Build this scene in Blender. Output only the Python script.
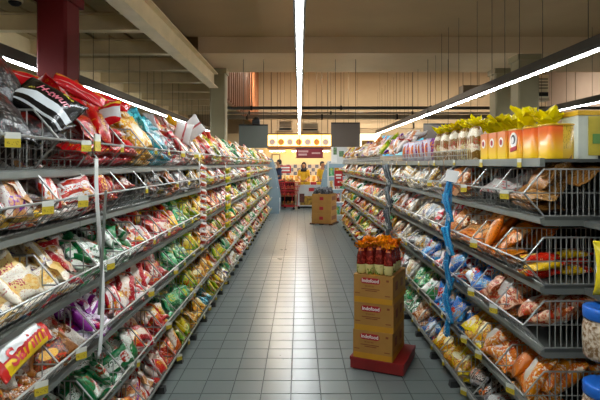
import bpy, bmesh, math, random
from mathutils import Vector, Matrix, Euler, noise
R = math.radians
PI = math.pi
sc = bpy.context.scene
C = sc.collection
for o in list(bpy.data.objects):
    bpy.data.objects.remove(o)

# ------------------------------------------------------------------ camera, world, exposure
H = 1.54
F = 495.0
cam = bpy.data.cameras.new('camera')
cam.sensor_width = 36.0
cam.lens = F / 600 * 36
cam.shift_y = -36.5 / 600
cam.shift_x = 0.5 / 600
cam.clip_start = 0.02
camo = bpy.data.objects.new('camera', cam)
C.objects.link(camo)
camo.location = (0, 0, H)
camo.rotation_euler = (R(90), 0, 0)
sc.camera = camo
w = bpy.data.worlds.new('world')
sc.world = w
w.use_nodes = True
w.node_tree.nodes['Background'].inputs[0].default_value = (0.9, 0.85, 0.75, 1)
w.node_tree.nodes['Background'].inputs[1].default_value = 0.02
vs = sc.view_settings
vs.view_transform = 'Standard'
vs.look = 'None'
vs.exposure = 0.0
vs.gamma = 1.0
vs.use_curve_mapping = False
TUBE = 86.0        # brightness of the fluorescent strips
WARM = 5.0         # brightness of the bakery's light boxes

# ------------------------------------------------------------------ helpers
def px(x, y, Y):
    return Vector(((x - 299.5) / F * Y, Y, H + (163.5 - y) / F * Y))

def srgb(h):
    if isinstance(h, str):
        h = tuple(int(h[i:i + 2], 16) / 255 for i in (0, 2, 4))
    return tuple(c / 12.92 if c <= .04045 else ((c + .055) / 1.055) ** 2.4 for c in h) + (1,)

class MB:
    def __init__(s):
        s.v, s.f, s.m = [], [], []
    def add(s, vs_, fs, mi=0):
        b = len(s.v)
        s.v += [tuple(p) for p in vs_]
        s.f += [tuple(i + b for i in f) for f in fs]
        s.m += [mi] * len(fs)
        return s
    def box(s, c, d, rot=None, mi=0, taper=1.0):
        x, y, z = d[0] / 2, d[1] / 2, d[2] / 2
        P = [Vector((sx * x * (taper if sz > 0 else 1), sy * y * (taper if sz > 0 else 1), sz * z)) for sz in (-1, 1) for sx, sy in ((-1, -1), (1, -1), (1, 1), (-1, 1))]
        if rot is not None:
            M = Euler(rot).to_matrix() if not isinstance(rot, Matrix) else rot
            P = [M @ p for p in P]
        c = Vector(c)
        return s.add([p + c for p in P], [(3, 2, 1, 0), (4, 5, 6, 7), (0, 1, 5, 4), (1, 2, 6, 5), (2, 3, 7, 6), (3, 0, 4, 7)], mi)
    def bb(s, x0, x1, y0, y1, z0, z1, mi=0):
        return s.box(((x0 + x1) / 2, (y0 + y1) / 2, (z0 + z1) / 2), (x1 - x0, y1 - y0, z1 - z0), None, mi)
    def bar(s, p, q, r, n=4, mi=0, r2=None):
        p, q = Vector(p), Vector(q)
        d = (q - p).normalized()
        a = d.orthogonal().normalized()
        b = d.cross(a)
        r2 = r if r2 is None else r2
        P = []
        for c, rr in ((p, r), (q, r2)):
            for k in range(n):
                t = 2 * PI * (k + .5) / n
                P.append(c + a * math.cos(t) * rr + b * math.sin(t) * rr)
        fs = [(k, (k + 1) % n, n + (k + 1) % n, n + k) for k in range(n)]
        fs += [tuple(range(n))[::-1], tuple(range(n, 2 * n))]
        return s.add(P, fs, mi)
    def lathe(s, prof, n=20, c=(0, 0, 0), sx=1, sy=1, mi=0, fn=None, cap=True):
        P = []
        for i, (r, z) in enumerate(prof):
            for k in range(n):
                t = 2 * PI * k / n
                rr = r * (fn(t, i) if fn else 1)
                P.append((c[0] + rr * sx * math.cos(t), c[1] + rr * sy * math.sin(t), c[2] + z))
        m = len(prof)
        fs = [(i * n + k, i * n + (k + 1) % n, (i + 1) * n + (k + 1) % n, (i + 1) * n + k) for i in range(m - 1) for k in range(n)]
        if cap:
            fs += [tuple(range(n))[::-1], tuple(range((m - 1) * n, m * n))]
        return s.add(P, fs, mi)
    def mesh(s, name, mats=(), smooth=False):
        me = bpy.data.meshes.new(name)
        me.from_pydata(s.v, [], s.f)
        for m in (mats if isinstance(mats, (list, tuple)) else [mats]):
            me.materials.append(m)
        me.polygons.foreach_set('material_index', s.m)
        if smooth:
            me.polygons.foreach_set('use_smooth', [True] * len(s.f))
        me.update()
        return me
    def build(s, name, mats, parent=None, smooth=False, loc=None, rot=None):
        return ob(name, s.mesh(name, mats, smooth), parent, loc, rot)

def ob(name, data, parent=None, loc=None, rot=None):
    o = bpy.data.objects.new(name, data)
    C.objects.link(o)
    if parent is not None:
        o.parent = parent
    if loc is not None:
        o.location = loc
    if rot is not None:
        o.rotation_euler = rot
    return o

def tag(o, label=None, cat=None, group=None, kind=None):
    for k, v in (('label', label), ('category', cat), ('group', group), ('kind', kind)):
        if v:
            o[k] = v
    return o

def thing(name, label, cat, loc=(0, 0, 0), rot=(0, 0, 0), group=None):
    return tag(ob(name, None, None, loc, rot), label, cat, group)

def copy_tree(o, parent=None, loc=None):
    c = o.copy()
    C.objects.link(c)
    c.parent = parent
    if loc is not None:
        c.location = loc
    for ch in o.children:
        copy_tree(ch, c)
    return c

ORD = ['first', 'second', 'third', 'fourth', 'fifth', 'sixth', 'seventh', 'eighth', 'ninth', 'tenth', 'eleventh', 'twelfth',
       'thirteenth', 'fourteenth', 'fifteenth', 'sixteenth', 'seventeenth', 'eighteenth', 'nineteenth', 'twentieth', 'twenty-first',
       'twenty-second', 'twenty-third', 'twenty-fourth', 'twenty-fifth', 'twenty-sixth', 'twenty-seventh', 'twenty-eighth', 'twenty-ninth', 'thirtieth']

# ------------------------------------------------------------------ materials
class NT:
    def __init__(s, name):
        s.mat = bpy.data.materials.new(name)
        s.mat.use_nodes = True
        s.nt = s.mat.node_tree
        s.b = s.nt.nodes['Principled BSDF']
    def n(s, t, **kw):
        nd = s.nt.nodes.new(t)
        for k, v in kw.items():
            setattr(nd, k, v)
        return nd
    def put(s, sock, v):
        if hasattr(v, 'is_linked') or isinstance(v, bpy.types.NodeSocket):
            s.nt.links.new(v, sock)
        else:
            sock.default_value = v
    def math(s, op, a, b=0.0, c=0.0):
        nd = s.n('ShaderNodeMath', operation=op)
        for i, v in enumerate((a, b, c)):
            s.put(nd.inputs[i], v)
        return nd.outputs[0]
    def mix(s, f, a, b):
        nd = s.n('ShaderNodeMix', data_type='RGBA')
        s.put(nd.inputs[0], f)
        s.put(nd.inputs[6], a)
        s.put(nd.inputs[7], b)
        return nd.outputs[2]
    def noise(s, vec, scale, detail=2.0):
        nd = s.n('ShaderNodeTexNoise')
        if vec is not None:
            s.put(nd.inputs['Vector'], vec)
        nd.inputs['Scale'].default_value = scale
        nd.inputs['Detail'].default_value = detail
        return nd.outputs['Fac']
    def ramp(s, f, lo, hi):
        nd = s.n('ShaderNodeMapRange')
        nd.clamp = True
        s.put(nd.inputs[0], f)
        nd.inputs[1].default_value, nd.inputs[2].default_value = lo, hi
        return nd.outputs[0]
    def bump(s, h, strength=.3, dist=.01):
        nd = s.n('ShaderNodeBump')
        nd.inputs['Strength'].default_value = strength
        nd.inputs['Distance'].default_value = dist
        s.put(nd.inputs['Height'], h)
        s.put(s.b.inputs['Normal'], nd.outputs[0])
    def fin(s, col, rough=.5, metal=0.0, spec=.5, **kw):
        s.put(s.b.inputs['Base Color'], col)
        s.put(s.b.inputs['Roughness'], rough)
        s.b.inputs['Metallic'].default_value = metal
        s.b.inputs['Specular IOR Level'].default_value = spec
        for k, v in kw.items():
            s.b.inputs[k.replace('_', ' ')].default_value = v
        return s.mat

def plain(name, col, rough=.5, metal=0.0, var=.12, scale=8.0, spec=.5, bump=0.0):
    m = NT(name)
    c = srgb(col)
    d = tuple(x * (1 - var * 2) for x in c[:3]) + (1,)
    tc = m.n('ShaderNodeTexCoord')
    nz = m.noise(tc.outputs['Object'], scale, 4)
    if bump:
        m.bump(nz, bump, .005)
    return m.fin(m.mix(m.ramp(nz, .3, .7), d, c), rough, metal, spec)

def emit(name, col, strength):
    m = NT(name)
    return m.fin(srgb(col), .5, Emission_Color=srgb(col), Emission_Strength=strength)

def pack_mat(name, base, c2, c3, style=0, c4=None, rough=.24, trans=0.0):
    """printed film: base colour, a second colour field, lettering-like marks and a picture patch, in the pack's own UV"""
    m = NT(name)
    B, C2, C3 = srgb(base), srgb(c2), srgb(c3)
    C4 = srgb(c4) if c4 else C3
    tc = m.n('ShaderNodeTexCoord')
    sp = m.n('ShaderNodeSeparateXYZ')
    m.put(sp.inputs[0], tc.outputs['UV'])
    u, v = sp.outputs[0], sp.outputs[1]
    oi = m.n('ShaderNodeObjectInfo')
    rnd = oi.outputs['Random']
    cx = m.n('ShaderNodeCombineXYZ')
    m.put(cx.inputs[0], u)
    m.put(cx.inputs[1], v)
    m.put(cx.inputs[2], m.math('MULTIPLY', rnd, 17.0))
    vec = cx.outputs[0]
    warp = m.noise(vec, 3.0, 1)
    def box(sock, lo, hi):
        return m.math('MULTIPLY', m.math('GREATER_THAN', sock, lo), m.math('LESS_THAN', sock, hi))
    def ell(cu, cv, ru, rv):
        a = m.math('POWER', m.math('MULTIPLY', m.math('SUBTRACT', u, cu), 1 / ru), 2.0)
        b = m.math('POWER', m.math('MULTIPLY', m.math('SUBTRACT', v, cv), 1 / rv), 2.0)
        return m.math('LESS_THAN', m.math('ADD', a, b), 1.0)
    def letters(u0, u1, v0, v1, su=26.0, thr=.46):
        vo = m.n('ShaderNodeTexVoronoi')
        mp = m.n('ShaderNodeMapping')
        m.put(mp.inputs[0], vec)
        mp.inputs['Scale'].default_value = (su, su * .45, 1)
        m.put(vo.inputs['Vector'], mp.outputs[0])
        vo.inputs['Scale'].default_value = 1.0
        k = m.math('LESS_THAN', vo.outputs['Distance'], thr)
        return m.math('MULTIPLY', k, m.math('MULTIPLY', box(u, u0, u1), box(v, v0, v1)))
    pic = m.noise(vec, 9.0, 3)
    col = B
    if style == 0:      # wide label field with marks, picture patch at one end
        col = m.mix(box(m.math('ADD', v, m.math('MULTIPLY', warp, .25)), .34, .78), col, C2)
        col = m.mix(ell(.72, .42, .17, .3), col, m.mix(m.ramp(pic, .42, .56), C4, C2))
        col = m.mix(letters(.12, .56, .4, .66), col, C3)
    elif style == 1:    # oval logo
        col = m.mix(ell(.5, .6, .34, .27), col, C2)
        col = m.mix(letters(.22, .78, .5, .7), col, C3)
        col = m.mix(m.math('MULTIPLY', ell(.5, .2, .4, .2), m.ramp(pic, .5, .55)), col, C4)
    elif style == 2:    # stripes along the pack
        st = m.math('SINE', m.math('MULTIPLY', m.math('ADD', v, m.math('MULTIPLY', warp, .3)), 15.0))
        col = m.mix(m.math('GREATER_THAN', st, .25), col, C2)
        col = m.mix(letters(.15, .85, .36, .62), col, C3)
        col = m.mix(m.math('MULTIPLY', ell(.8, .3, .18, .3), m.ramp(pic, .48, .54)), col, C4)
    elif style == 3:    # clear film: the food shows, label at the middle
        wv = m.n('ShaderNodeTexWave')
        m.put(wv.inputs['Vector'], vec)
        wv.inputs['Scale'].default_value = 9.0
        wv.inputs['Distortion'].default_value = 9.0
        wv.inputs['Detail'].default_value = 3.0
        col = m.mix(wv.outputs['Fac'], col, C2)
        col = m.mix(m.ramp(pic, .58, .66), col, C4)
        lb = ell(.5, .55, .13, .18)
        col = m.mix(lb, col, C3)
        col = m.mix(letters(.4, .6, .46, .62, 40), col, B)
    elif style == 4:    # diagonal split
        dg = m.math('ADD', m.math('ADD', u, m.math('MULTIPLY', v, .6)), m.math('MULTIPLY', warp, .3))
        col = m.mix(m.math('GREATER_THAN', dg, .95), col, C2)
        col = m.mix(letters(.1, .7, .5, .8, 22), col, C3)
        col = m.mix(m.math('MULTIPLY', ell(.7, .3, .22, .25), m.ramp(pic, .44, .5)), col, C4)
    elif style == 5:    # mottled many-coloured contents
        col = m.mix(m.ramp(pic, .46, .5), col, C2)
        col = m.mix(m.ramp(m.noise(vec, 14.0, 2), .56, .6), col, C3)
        col = m.mix(ell(.5, .5, .25, .22), col, C4)
    fine = m.noise(vec, 24.0, 2)
    col = m.mix(m.math('MULTIPLY', m.ramp(fine, .62, .65), .75), col, C3)
    col = m.mix(m.math('MULTIPLY', m.ramp(m.noise(vec, 31.0, 1), .66, .69), .75), col, C4)
    # end seals paler, small batch variation
    seal = m.math('ADD', m.math('LESS_THAN', u, .05), m.math('GREATER_THAN', u, .95))
    col = m.mix(m.math('MULTIPLY', seal, .45), col, C2)
    hs = m.n('ShaderNodeHueSaturation')
    m.put(hs.inputs['Color'], col)
    hs.inputs['Saturation'].default_value = 1.12
    m.put(hs.inputs['Value'], m.math('ADD', .72, m.math('MULTIPLY', rnd, .3)))
    m.bump(m.noise(tc.outputs['Object'], 26.0, 3), .75, .011)
    return m.fin(hs.outputs[0], rough + .06, spec=.4)

M = {}
M['wire'] = plain('wire_metal', 'a6a7a2', .38, .5, .05)
M['wire_dark'] = plain('thin_wire_metal', '7c7e7a', .45, .4, .05)
M['shelf'] = plain('shelf_metal', '5c605c', .45, .3, .1)
M['shelf_lip'] = plain('shelf_lip_metal', '868b84', .4, .3, .1)
M['dark'] = plain('dark_panel', '100f0e', .6, 0, .2)
M['kick'] = plain('kick_plate', '3a3c3c', .5, 0, .2)
M['grout'] = plain('grout', '565d5c', .7, 0, .15)
M['ceil'] = plain('ceiling_paint', 'b4966a', .8, 0, .04, 1.5)
M['beam'] = plain('beam_paint', 'd0b48c', .75, 0, .04, 1.5)
M['steel'] = plain('mezzanine_steel', 'dcc79a', .55, 0, .08, 3)
M['deck'] = plain('mezzanine_deck', 'b8a274', .7, 0, .12, 3)
M['red_col'] = plain('red_column_paint', '5e0a08', .6, 0, .06, 2, .2)
M['olive'] = plain('olive_column_paint', '8f8462', .6, 0, .08, 2)
M['wall'] = plain('wall_panel_paint', 'c9b79a', .85, 0, .06, 1)
M['wall2'] = plain('right_wall_paint', 'a89c94', .75, 0, .06, 1)
M['clad'] = plain('cladding', 'a46d48', .6, 0, .15, 2)
M['duct'] = plain('duct_metal', '7d725e', .5, .2, .1, 3)
M['cream'] = plain('bakery_cream', 'f0e2c2', .6, 0, .05, 2)
M['board'] = plain('hanging_board', '5d6058', .6, 0, .06, 3)
M['board2'] = plain('hanging_board_brown', '5a4f44', .6, 0, .06, 3)
M['housing'] = plain('light_housing', '3b3a34', .5, 0, .1, 3)
M['wirecable'] = plain('cable', '3a352c', .6, 0, .1, 3)
M['white'] = plain('white_plastic', 'd4d6d2', .4, 0, .05)
M['carton'] = plain('carton_board', 'b8863e', .7, 0, .1, 5)
M['carton_y'] = plain('carton_yellow_print', 'cc921a', .6, 0, .06, 5)
M['carton_red'] = plain('carton_red_print', 'b3222c', .55, 0, .06, 5)
M['carton_ink'] = plain('carton_brown_print', '8a4a20', .6, 0, .06, 5)
M['ink_white'] = plain('white_print', 'f4efe8', .55, 0, .03, 5)
M['ink_dark'] = plain('dark_print', '20201e', .55, 0, .03, 5)
M['plinth'] = plain('red_plinth', '8e1d1c', .5, 0, .15, 6)
M['blue_panel'] = plain('pale_blue_panel', '8ea6b2', .4, 0, .05, 3)
M['tube'] = emit('fluorescent', 'f4fbff', TUBE)
M['signglow'] = emit('bakery_lightbox', 'ffd070', WARM)
M['foodglow'] = emit('lit_food_picture', 'c8843a', .8)
M['foodglow2'] = emit('lit_food_picture_pale', 'b8a494', .8)
M['added_warmtube'] = emit('added_warm_tube', 'ffe4bc', 60.0)
M['whiteglow'] = emit('white_lightbox', 'fff2d0', 3.0)
M['maroon'] = plain('maroon_sign', '8c1f2a', .45, 0, .05)
M['red'] = plain('red_plastic', 'c4232a', .4, 0, .06)
M['yellow'] = plain('yellow_cloth', 'e8b81c', .7, 0, .1)
M['black'] = plain('black_cloth', '141414', .7, 0, .1)
M['navy'] = plain('dark_blue_cloth', '2b3350', .8, 0, .1)
M['skin'] = plain('skin', 'b07850', .5, 0, .05)
M['hair'] = plain('hair', '15110e', .5, 0, .1)
M['bread'] = plain('bread_crust', 'c07a2c', .6, 0, .25, 20)
M['bread2'] = plain('bread_pale', 'e3b45a', .6, 0, .2, 20)
M['foodcol'] = plain('food_picture', 'c07a3a', .5, 0, .4, 30)
M['foodcol2'] = plain('food_picture_pale', 'd8cbb0', .5, 0, .4, 30)
M['bluelid'] = plain('blue_lid', '1f66c4', .3, 0, .04)
M['ribbon'] = plain('blue_ribbon', '2e7fb0', .35, 0, .2, 14)
M['paper'] = plain('white_paper', 'e9eae6', .5, 0, .04)

def tile_mat():
    m = NT('floor_tile')
    tc = m.n('ShaderNodeTexCoord')
    ge = m.n('ShaderNodeNewGeometry')
    nz = m.noise(ge.outputs['Position'], 2.2, 5)
    n2 = m.noise(ge.outputs['Position'], 60.0, 2)
    oi = m.n('ShaderNodeObjectInfo')
    f = m.math('ADD', m.math('MULTIPLY', nz, .45), m.math('MULTIPLY', oi.outputs['Random'], .4))
    col = m.mix(m.ramp(f, .3, .8), srgb('6f7876'), srgb('79827e'))
    rough = m.math('ADD', .26, m.math('MULTIPLY', nz, .05))
    m.bump(n2, .05, .002)
    return m.fin(col, rough, spec=.55)
M['tile'] = tile_mat()

def price_mat(yfrac):
    m = NT('price_ticket')
    tc = m.n('ShaderNodeTexCoord')
    sp = m.n('ShaderNodeSeparateXYZ')
    m.put(sp.inputs[0], tc.outputs['Generated'])
    z, y = sp.outputs[2], sp.outputs[1]
    yel = m.math('LESS_THAN', z, yfrac)
    col = m.mix(yel, srgb('cfd0c4'), srgb('c2aa2a'))
    vo = m.n('ShaderNodeTexVoronoi')
    m.put(vo.inputs['Vector'], tc.outputs['Generated'])
    vo.inputs['Scale'].default_value = 9.0
    mk = m.math('MULTIPLY', m.math('LESS_THAN', vo.outputs['Distance'], .32), m.math('MULTIPLY', m.math('GREATER_THAN', z, .15), m.math('LESS_THAN', z, .42)))
    col = m.mix(m.math('MULTIPLY', mk, .7), col, srgb('4a4418'))
    return m.fin(col, .4)
M['price'] = price_mat(.58)

def grad_mat(name, top, bot, panel=None):
    """printed colour fade from orange to yellow on a tub, with a text panel"""
    m = NT(name)
    tc = m.n('ShaderNodeTexCoord')
    sp = m.n('ShaderNodeSeparateXYZ')
    m.put(sp.inputs[0], tc.outputs['Generated'])
    x, y, z = sp.outputs
    col = m.mix(m.ramp(z, .15, .85), srgb(bot), srgb(top))
    if panel:
        # panel on the far end of the curved side
        pf = m.math('GREATER_THAN', x, .5)
        vo = m.noise(tc.outputs['Generated'], 26.0, 2)
        pc = m.mix(m.math('MULTIPLY', m.math('GREATER_THAN', vo, .58), m.math('GREATER_THAN', z, .3)), srgb(panel), srgb('9c7a1c'))
        col = m.mix(pf, col, pc)
    return m.fin(col, .3)
M['tub'] = grad_mat('tub_print', 'e2652a', 'f0c01c', 'd9b03a')
M['tubbox'] = grad_mat('box_print', 'dd7a38', 'f0c824')
M['lid'] = plain('yellow_lid', 'e9b72c', .3, 0, .05)

# ------------------------------------------------------------------ room shell
def struct(o):
    o['kind'] = 'structure'
    return o

fl = struct(MB().bb(-9, 12, -3, 24, -.1, -.003).build('floor', M['grout']))
T = .2
X0, Y0 = -.058, 3.313
tm = MB().box((0, 0, -.004), (T - .006, T - .006, .008), taper=.985).mesh('tile', M['tile'])
used = set()
for j in range(-2, 25):
    for i in range(-5, 6):
        if len(used) >= 297:
            break
        used.add((i, j))
        o = ob('tile', tm, fl, (X0 + (i + .5) * T, Y0 + (j + .5) * T, 0))
mb = MB()
for j in range(-22, 74):
    for i in range(-40, 50):
        if (i, j) in used or (j < 55 and not -7 <= i <= 7):
            continue
        mb.box((X0 + (i + .5) * T, Y0 + (j + .5) * T, -.002), (T - .006, T - .006, .004))
o = mb.build('tile_field', M['tile'], fl)
o['kind'] = 'stuff'

struct(MB().bb(-9, 12, -3, 10, 4.1, 4.25).build('ceiling', M['ceil']))
struct(MB().bb(-2.05, 12, 10, 12.1, 3.77, 4.6).build('trim_1', M['beam']))
struct(MB().bb(-9, 12, 12.1, 24, 6.2, 6.35).build('ceiling_far', M['ceil']))
struct(MB().bb(-9, 12, 12.0, 12.1, 4.6, 6.2).build('wall_upper', M['ceil']))
struct(MB().bb(-9.1, -9, -3, 24, -.1, 6.3).build('wall_left', M['wall']))
struct(MB().bb(12, 12.1, -3, 24, -.1, 6.3).build('wall_right', M['wall2']))
struct(MB().bb(-9, 12, -3.1, -3, -.1, 4.2).build('wall_front', M['wall']))
wb = struct(MB().bb(-9, 12, 24.02, 24.1, -.1, 6.3).build('wall_back', M['kick']))
pm = MB().box((0, 0, 0), (1.17, .04, 6.3)).mesh('wall_panel', M['wall'])
for i in range(18):
    ob('wall_panel', pm, wb, (-9 + .6 + i * 1.18, 24.0, 3.1))

# red column, olive columns
def column(name, label, x0, x1, y0, y1, z0, z1, mat, base=True):
    t = thing(name, label, 'column', ((x0 + x1) / 2, (y0 + y1) / 2, z0))
    a, b, h = (x1 - x0) / 2, (y1 - y0) / 2, z1 - z0
    m = MB()
    # bevelled shaft
    e = .025
    ring = [(-a + e, -b), (a - e, -b), (a, -b + e), (a, b - e), (a - e, b), (-a + e, b), (-a, b - e), (-a, -b + e)]
    m.add([(x, y, z) for z in (0, h) for x, y in ring], [(k, (k + 1) % 8, 8 + (k + 1) % 8, 8 + k) for k in range(8)] + [tuple(range(8))[::-1], tuple(range(8, 16))])
    m.build('shaft', mat, t)
    MB().bb(-a - .02, a + .02, -b - .02, b + .02, 0, .12).build('plinth', M['dark'] if base else mat, t)
    MB().bb(-a - .03, a + .03, -b - .03, b + .03, h - .12, h - .0).build('head_plate', mat, t)
    return t
column('column', 'dark red square column rising behind the left shelves', -2.64, -2.335, 4.95, 5.27, 0, 3.3, M['red_col'])
column('column', 'olive column under the corner of the mezzanine edge beam', -2.1, -1.74, 11.6, 11.96, 0, 3.77, M['olive'])
column('column', 'wide olive column behind yellow tubs, right of its twin', 4.47, 4.9, 10.1, 10.5, 0, 3.77, M['olive'])
column('column', 'narrower olive column behind yellow tubs, left of its twin', 4.6, 5.02, 11.6, 12.0, 0, 3.77, M['olive'])

# mezzanine over the left side
mz = thing('mezzanine', 'steel mezzanine floor with cross joists above the left shelves', 'mezzanine', (-1.9, 0, 3.3))
def ibeam(m, x, y0, y1, z0, z1, wd=.2, th=.02):
    m.bb(x - wd / 2, x + wd / 2, y0, y1, z0, z0 + th)
    m.bb(x - wd / 2, x + wd / 2, y0, y1, z1 - th, z1)
    m.bb(x - th / 2, x + th / 2, y0, y1, z0 + th, z1 - th)
m = MB(); ibeam(m, -.1, -2.95, 11.55, 0, .34, .2); m.build('edge_beam', M['steel'], mz)
m = MB(); ibeam(m, -2.5, -2.95, 19.5, -.02, .3, .2); m.build('edge_beam', M['steel'], mz)
jm = MB()
jm.bb(-5.2, -.21, -.07, .07, .02, .04); jm.bb(-5.2, -.21, -.006, .006, .04, .24); jm.bb(-5.2, -.21, -.07, .07, .24, .255)
jm = jm.mesh('joist', M['steel'])
for k in range(-4, 9):
    ob('joist', jm, mz, (-.01, 6.67 + 1.42 * k, 0))
dm = MB().bb(-.125, .125, 0.05, 22.5, .26, .3).mesh('deck_plank', M['deck'])
for k in range(18):
    ob('deck_plank', dm, mz, (-.36 - .3 * k, -3, 0))
MB().bb(-7.05, -.21, -2.95, 19.5, .3, .36).build('deck_top', M['dark'], mz)
# clad upper wall beyond the beam
cw = struct(MB().bb(-2.1, -2.0, 12.1, 24, 3.3, 6.2).build('wall_mezzanine', M['clad']))
rm = MB().bb(0, .06, -.09, .09, 3.3, 6.2).mesh('cladding_rib', M['clad'])
for k in range(24):
    ob('cladding_rib', rm, cw, (-2.0, 12.4 + k * .48, 0))

# smoke detector on the mezzanine, top left
t = thing('ceiling_dome', 'small round dome fitting under mezzanine, top left corner', 'dome', tuple(px(15, 2, 6.0)))
MB().lathe([(.001, -.05), (.04, -.045), (.07, -.02), (.075, .0)], 16, (0, 0, 0)).build('dome', M['dark'], t, True)
MB().lathe([(.09, 0), (.09, .03)], 16).build('base_ring', M['steel'], t)
MB().bar((0, 0, .03), (0, 0, 3.3 + .24 - t.location.z), .012, 6).build('stem', M['steel'], t)

# ------------------------------------------------------------------ strip lights
def strip_light(L):
    t = ob('strip_light', None)
    h = MB()
    a, b = .045, .03
    ring = [(-.03, .012), (-a, .04), (-b, .14), (b, .14), (a, .04), (.03, .012)]
    h.add([(x, y, z) for y in (0, L) for x, z in ring], [(k, (k + 1) % 6, 6 + (k + 1) % 6, 6 + k) for k in range(6)] + [tuple(range(6)), tuple(range(6, 12))[::-1]])
    h.build('housing', M['housing'], t)
    MB().bb(-.022, .022, .03, L - .03, -.001, .013).build('diffuser', M['tube'], t)
    return t
proto = strip_light(1.5)
WIREM = {}
first = True
for row, x, z, y0, n in (('centre aisle', 0.0, 2.6, -1.5, 13), ('left of the aisle', -3.0, 2.6, 0.0, 11), ('right of the aisle', 2.8, 2.6, 0.0, 12), ('far right', 5.5, 2.66, 7.5, 4)):
    for k in range(n):
        t = proto if first else copy_tree(proto)
        first = False
        t.location = (x, y0 + k * 1.5, z)
        tag(t, 'hanging fluorescent strip light, %s row, %s from the camera' % (row, ORD[k]), 'strip light', 'fluorescent strips in rows')
    for k in range(n):
        t = [o for o in C.objects if o.name.startswith('strip_light') and abs(o.location.x - x) < .01 and abs(o.location.y - y0 - k * 1.5) < .01][0]
        for y in ((.3, 1.2) if x == 0 else ((.75,) if k % 2 == 0 or k == n - 1 else ())):
            yy = y0 + k * 1.5 + y
            top = 3.56 if x < -2 and yy < 11.9 else 4.1 if yy < 10 else 3.77 if yy < 12.1 else 6.2
            key = round(top - z, 3)
            if key not in WIREM:
                WIREM[key] = MB().bar((0, 0, .14), (0, 0, key), .004, 4).mesh('suspension_wire', M['wirecable'])
            ob('suspension_wire', WIREM[key], t, (0, y, 0))

HB = emit('added_bay_bulb', 'ffecd2', 850.0)  # lamps added out of view behind the beam to light the rear wall
for k, (x, y) in enumerate(((-.9, 20.3), (2.6, 20.3), (6.1, 20.3), (9.6, 20.3))):
    t = thing('added_bay_lamp', 'added unseen round warm lamp hung high in the rear hall, %s' % ORD[k], 'lamp', (x, y, 5.6), group='added lamps of the rear hall')
    MB().lathe([(.24, 0), (.25, .02), (.12, .22), (.06, .3)], 20).build('shade', M['housing'], t, True)
    MB().lathe([(.001, -.03), (.12, -.02), (.17, .0), (.17, .01)], 16).build('bulb', HB, t, True)
    MB().bar((0, 0, .3), (0, 0, .6), .01, 5).build('stem', M['wirecable'], t)

# ------------------------------------------------------------------ hanging boards, pipes and ducts
def board(label, x0, x1, y0, y1, Y, mat, cam_=False):
    a, b = px(x0, y1, Y), px(x1, y0, Y)
    cx = (a.x + b.x) / 2
    t = thing('hanging_board', label, 'hanging sign', (cx, Y, a.z), group='blank boards over the aisles')
    w_, h_ = (b.x - a.x) / 2, b.z - a.z
    MB().bb(-w_, w_, -.012, .012, 0, h_).build('panel', mat, t)
    MB().bb(-w_, w_, -.018, .018, h_ - .015, h_ + .012).build('top_rail', M['dark'], t)
    for s in (-1, 1):
        MB().bar((s * w_ * .7, 0, h_), (s * w_ * .7, 0, 3.77 - a.z), .006, 4).build('hanger', M['wirecable'], t)
    if cam_:
        MB().box((.06, -.03, h_ + .06), (.16, .2, .09)).lathe([(.05, .1), (.07, .13), (.03, .17)], 12, (.06, -.03, h_)).build('speaker', M['dark'], t)
    return t
board('grey blank board hanging at end of left shelves', 239, 268, 125, 148, 10.6, M['board'], True)
board('grey blank board hanging over end of right shelves', 331, 360, 123, 147, 10.6, M['board2'])
board('brown blank board hanging above purple packs on the right', 423.5, 452.5, 124, 140, 10.6, M['board2'])

def hpipe(name, label, x0, x1, y, Y, r, mat, flat=None):
    a, b = px(x0, y, Y), px(x1, y, Y)
    t = thing(name, label, 'pipe' if not flat else 'duct', (a.x, Y, a.z))
    L = b.x - a.x
    m = MB()
    if flat:
        m.bb(0, L, -.15, .15, -flat / 2, flat / 2)
    else:
        m.bar((0, 0, 0), (L, 0, 0), r, 10)
    m.build('run', mat, t)
    for k in range(int(L / 2.8)):
        x = .8 + k * 2.8
        MB().bar((x, 0, 0), (x, 0, 6.2 - a.z), .012, 5).build('hanger_rod', M['duct'], t)
        MB().bb(x - .03, x + .03, -.17 if flat else -r * 1.3, .17 if flat else r * 1.3, -(flat / 2 if flat else r) - .02, (flat / 2 if flat else r) + .02).build('clamp', M['dark'], t)
    return t
hpipe('ceiling_pipe', 'dark horizontal pipe under the far ceiling', 226, 640, 108, 15.5, .05, M['housing'])
hpipe('ceiling_pipe', 'second thinner pipe below the dark far pipe', 226, 640, 113, 17.0, .035, M['duct'])
hpipe('ceiling_duct', 'flat brown duct running above the bakery', 226, 640, 117, 18.6, .1, M['duct'], .16)
hpipe('ceiling_duct', 'lower pale duct right of the bakery sign', 330, 640, 126, 21.5, .1, M['wall'], .2)
def acunit(name, label, x0, x1, y0, y1, Y, mat):
    a, b = px(x0, y1, Y), px(x1, y0, Y)
    t = thing(name, label, 'air unit', ((a.x + b.x) / 2, Y, a.z))
    w_, h_ = (b.x - a.x) / 2, b.z - a.z
    MB().bb(-w_, w_, -.18, .18, .0, h_).build('body', mat, t)
    MB().bb(-w_ * .9, w_ * .9, -.2, -.18, h_ * .08, h_ * .25).build('outlet', M['dark'], t)
    for k in range(4):
        MB().bb(-w_ * .85, w_ * .85, -.195, -.18, h_ * (.4 + .13 * k), h_ * (.45 + .13 * k)).build('grille_slat', M['duct'], t)
    MB().bb(-w_ - .15, w_ + .05, -.15, .15, -.06, .0).build('bracket', M['wall'], t)
    for s in (-1, 1):
        MB().bar((s * w_ * .8, 0, h_), (s * w_ * .8, 0, 6.2 - a.z), .01, 5).build('hanger_rod', M['duct'], t)
    return t
acunit('air_unit', 'cream air unit above left half of bakery sign', 279, 292, 121, 131, 19.4, M['cream'])
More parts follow.
